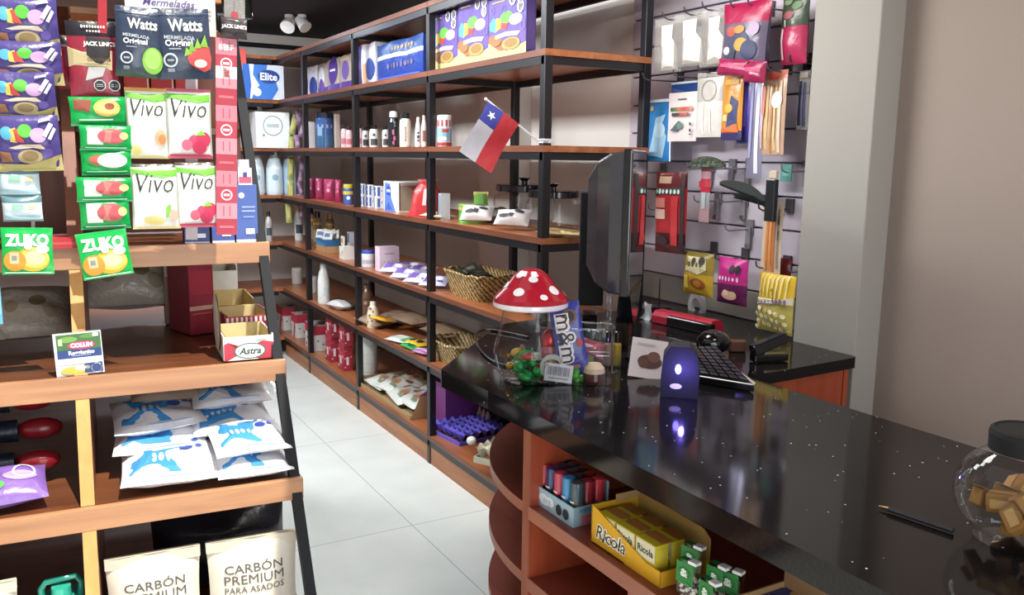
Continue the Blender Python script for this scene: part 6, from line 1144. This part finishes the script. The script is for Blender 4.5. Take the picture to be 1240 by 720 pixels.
# lower goods
shang('red_toy_card','long red and black card pack with silver foil letters behind the monitor','card pack',(793,208,829,306),SX-.15,.03,[(.25,'#4a1a1e/film'),(.78,'#9a2229/film'),(1,'#5a2022/film')],[('r',-.15,.92,.4,.12,'#b0907a'),('r',-.28,.62,.38,.12,'#c07a70'),('r',-.28,.48,.38,.12,'#c9a89a'),('p',[(-.5,.70),(.45,.72),(.45,.82),(-.5,.80)],'#2a3a38'),('sq',-.05,.76,.8,.07,'#b9d6cc',7),('r',.2,.4,.2,.6,'#b02a30'),('e',-.2,.15,.2,'#3a2a2a',.06),('r',.42,.5,.1,.95,'#241a1c')],seed=18,roll=-.02)
c=sh(855,200,SX-.14); L=msize(64,c)
b=MB(); b.grid(lambda u_,v:((u_-.5)*L,(v-.5)*.07*math.sin(PI*min(1,max(0,u_*.94+.03)))**.6,.022*math.sin(PI*u_)**.7*(1-(2*v-1)**2)+.012*math.sin(PI*u_)),22,10,'#2a332a/soft',lambda u_,v:('#2a332a/soft','#46523a/soft','#1c211e/soft')[int(7*math.sin(9*u_+4*v)+9*v+20)%3]); b.grid(lambda u_,v:((.5-u_)*L,(v-.5)*.07*math.sin(PI*min(1,max(0,u_*.94+.03)))**.6,.012*math.sin(PI*u_)-.003),22,4,'#1c211e/soft')
o=b.build('camouflage_case'); o.location=c+Vector((0,0,.0)); o.rotation_euler=(.5,0,AW); tag(o,'flat dark camouflage case resting across the hooks','case')
c,w,h=sbox(846,203,858,269,SX-.13); t=thing('toothbrush_pack','slim red and grey toothbrush pack hanging alone','toothbrush',c,AW); b=pouch_mb(w,h,.012,[(.30,'#a8868a/film'),(.55,'#8d9496/film'),(.82,'#b02a3c/film'),(1,'#c08a94/film')],[('r',0,.7,1.25,.12,'#a82438'),('r',0,.4,.4,.3,'#a9b0b0')],seed=20,nu=6); b.build('pack_body',t)
def blade(px0,py0,px1,py1,X,label,wd,name='black_insole',rot=.4):
    a,e=sh(px0,py0,X),sh(px1,py1,X); d=(e-a); L=d.length; b=MB()
    pr=lambda s_: wd*(.35+.65*math.sin(PI*min(1,s_*1.15))**.8 if s_<.87 else .45*math.sqrt(max(0,1-((s_-.87)/.13)**2))+.1)
    b.grid(lambda u_,v:(u_*L,(v-.5)*pr(u_),.008+.015*math.sin(PI*u_)),18,6,'#1f2322/soft'); b.grid(lambda u_,v:(u_*L,(.5-v)*pr(u_),.015*math.sin(PI*u_)),18,6,'#161918/soft')
    o=b.build(name); o.location=a; o.rotation_euler=d.to_track_quat('X','Z').to_euler(); o.rotation_euler.rotate_axis('X',rot); return tag(o,label,'insole','black curved insoles')
blade(873,222,930,246,SX-.16,'black curved insole, upper of two lying across the hooks',.055)
blade(890,238,934,252,SX-.12,'black curved insole, lower of two half hidden under the other',.05)
shang('pencil_pack','pack of orange pencils on a cream card below the black clip','pencil pack',(920,243,944,333),SX-.12,.016,[(1,'#c9b59c/matte')],[('r',-.16,.42,.13,.74,'#c4763a'),('r',.0,.42,.13,.74,'#d0864a'),('r',.16,.42,.13,.74,'#b86a30'),('r',.36,.5,.08,.8,'#8a7a6c'),('r',.38,.75,.06,.12,'#3a3434'),('r',.38,.55,.06,.12,'#3a3434')],wr=.2,seed=21)
c,w,h=sbox(927,207,938,268,SX-.16); b=MB(); b.box((0,0,h*.42),(w,.02,h*.84),'#1a1c20/gloss'); b.box((0,.004,h*.93),(w*.8,.012,h*.16),'#b5a58e'); o=b.build('black_clip',bevel=.003); o.location=c; o.rotation_euler=(0,0,AW); tag(o,'upright black clip hanging over the orange pencils','clip')
c,w,h=sbox(945,199,958,220,SX-.10); carton('teal_tag','small teal tag on the hook beside the pillar','tag',c,AW,w,.004,h,'#3f7a74',front=[('r',0,.5,.6,.3,'#5a958c')])
shang('snack_bag','gold yellow snack bag, left of the two below the hooks','snack bag',(827,305,863,357),SX-.14,.045,[(.5,'#b5922a/film'),(.9,'#8f7a34/film'),(1,'#7a6a2a/film')],[('e',.08,.28,.26,'#8a4a20',.13),('e',.08,.28,.14,'#b87a2a',.08),('p',[(-.35,.55),(.1,.5),(.35,.62),(.3,.9),(-.3,.9)],'#c9c09a'),('sq',0,.72,.5,.14,'#6a5a2a',4),('e',.2,.82,.1,'#3a3424',.1),('e',-.05,.8,.07,'#3a3424',.08),('r',-.3,.3,.15,.3,'#d0b44a')],'snack bags on the panel',seed=22)
shang('snack_bag','pink snack bag with a purple lower half, right of the gold one','snack bag',(868,312,903,368),SX-.13,.045,[(.45,'#5a1f4a/film'),(1,'#b8287e/film')],[('e',.02,.2,.24,'#d0a68a',.10),('e',-.06,.26,.10,'#e0c0a8',.06),('e',.16,.24,.10,'#d9b498',.06),('sq',.0,.56,.7,.11,'#e6b8d4',6),('e',.10,.78,.08,'#241a24',.09),('e',.28,.78,.08,'#241a24',.09)],'snack bags on the panel',seed=23)
shang('popcorn_bag','yellow and white popcorn bag hanging lowest beside the pillar','popcorn bag',(916,331,959,402),SX-.13,.05,[(.5,'#b8ab5a/film'),(1,'#d9b428/film')],[('r',-.36+.12*i,.80,.04,.38,'#e6d48a') for i in range(7)]+[('p',[(-.5,.44),(.5,.52),(.5,.64),(-.5,.56)],'#d3cdbf'),('sq',-.22,.50,.40,.09,'#8a7280',4),('sq',.22,.56,.40,.11,'#8a7280',4),('r',.02,.74,.03,.05,'#7a6a1a')]+[('e',((i*37)%90-45)/100,.06+.36*((i*53)%100)/100,.055,('#e9e0bf','#d9c98a','#8a7a4a','#f0e8cf')[i%4],.035) for i in range(46)],None,seed=24)
shang('red_packet','small red packet behind the popcorn bag top beside the pillar','packet',(936,312,957,345),SX-.07,.03,'#8f2f36/film',[('r',0,.3,.6,.2,'#c9a0a0')],seed=25)
c,w,h=sbox(834,357,853,383,SX-.05); b=MB(); b.lathe([(w*.5,-.008),(w*.5,.008),(w*.28,.008),(w*.28,-.008),(w*.5,-.008)],'#c2bec0/gloss',22,sy=1.25); o=b.build('white_tape_roll'); o.location=c+Vector((0,0,h*.5)); o.rotation_euler=(PI/2,0,AW); tag(o,'white tape roll in clear wrap hanging below the gold snack bag','tape roll')
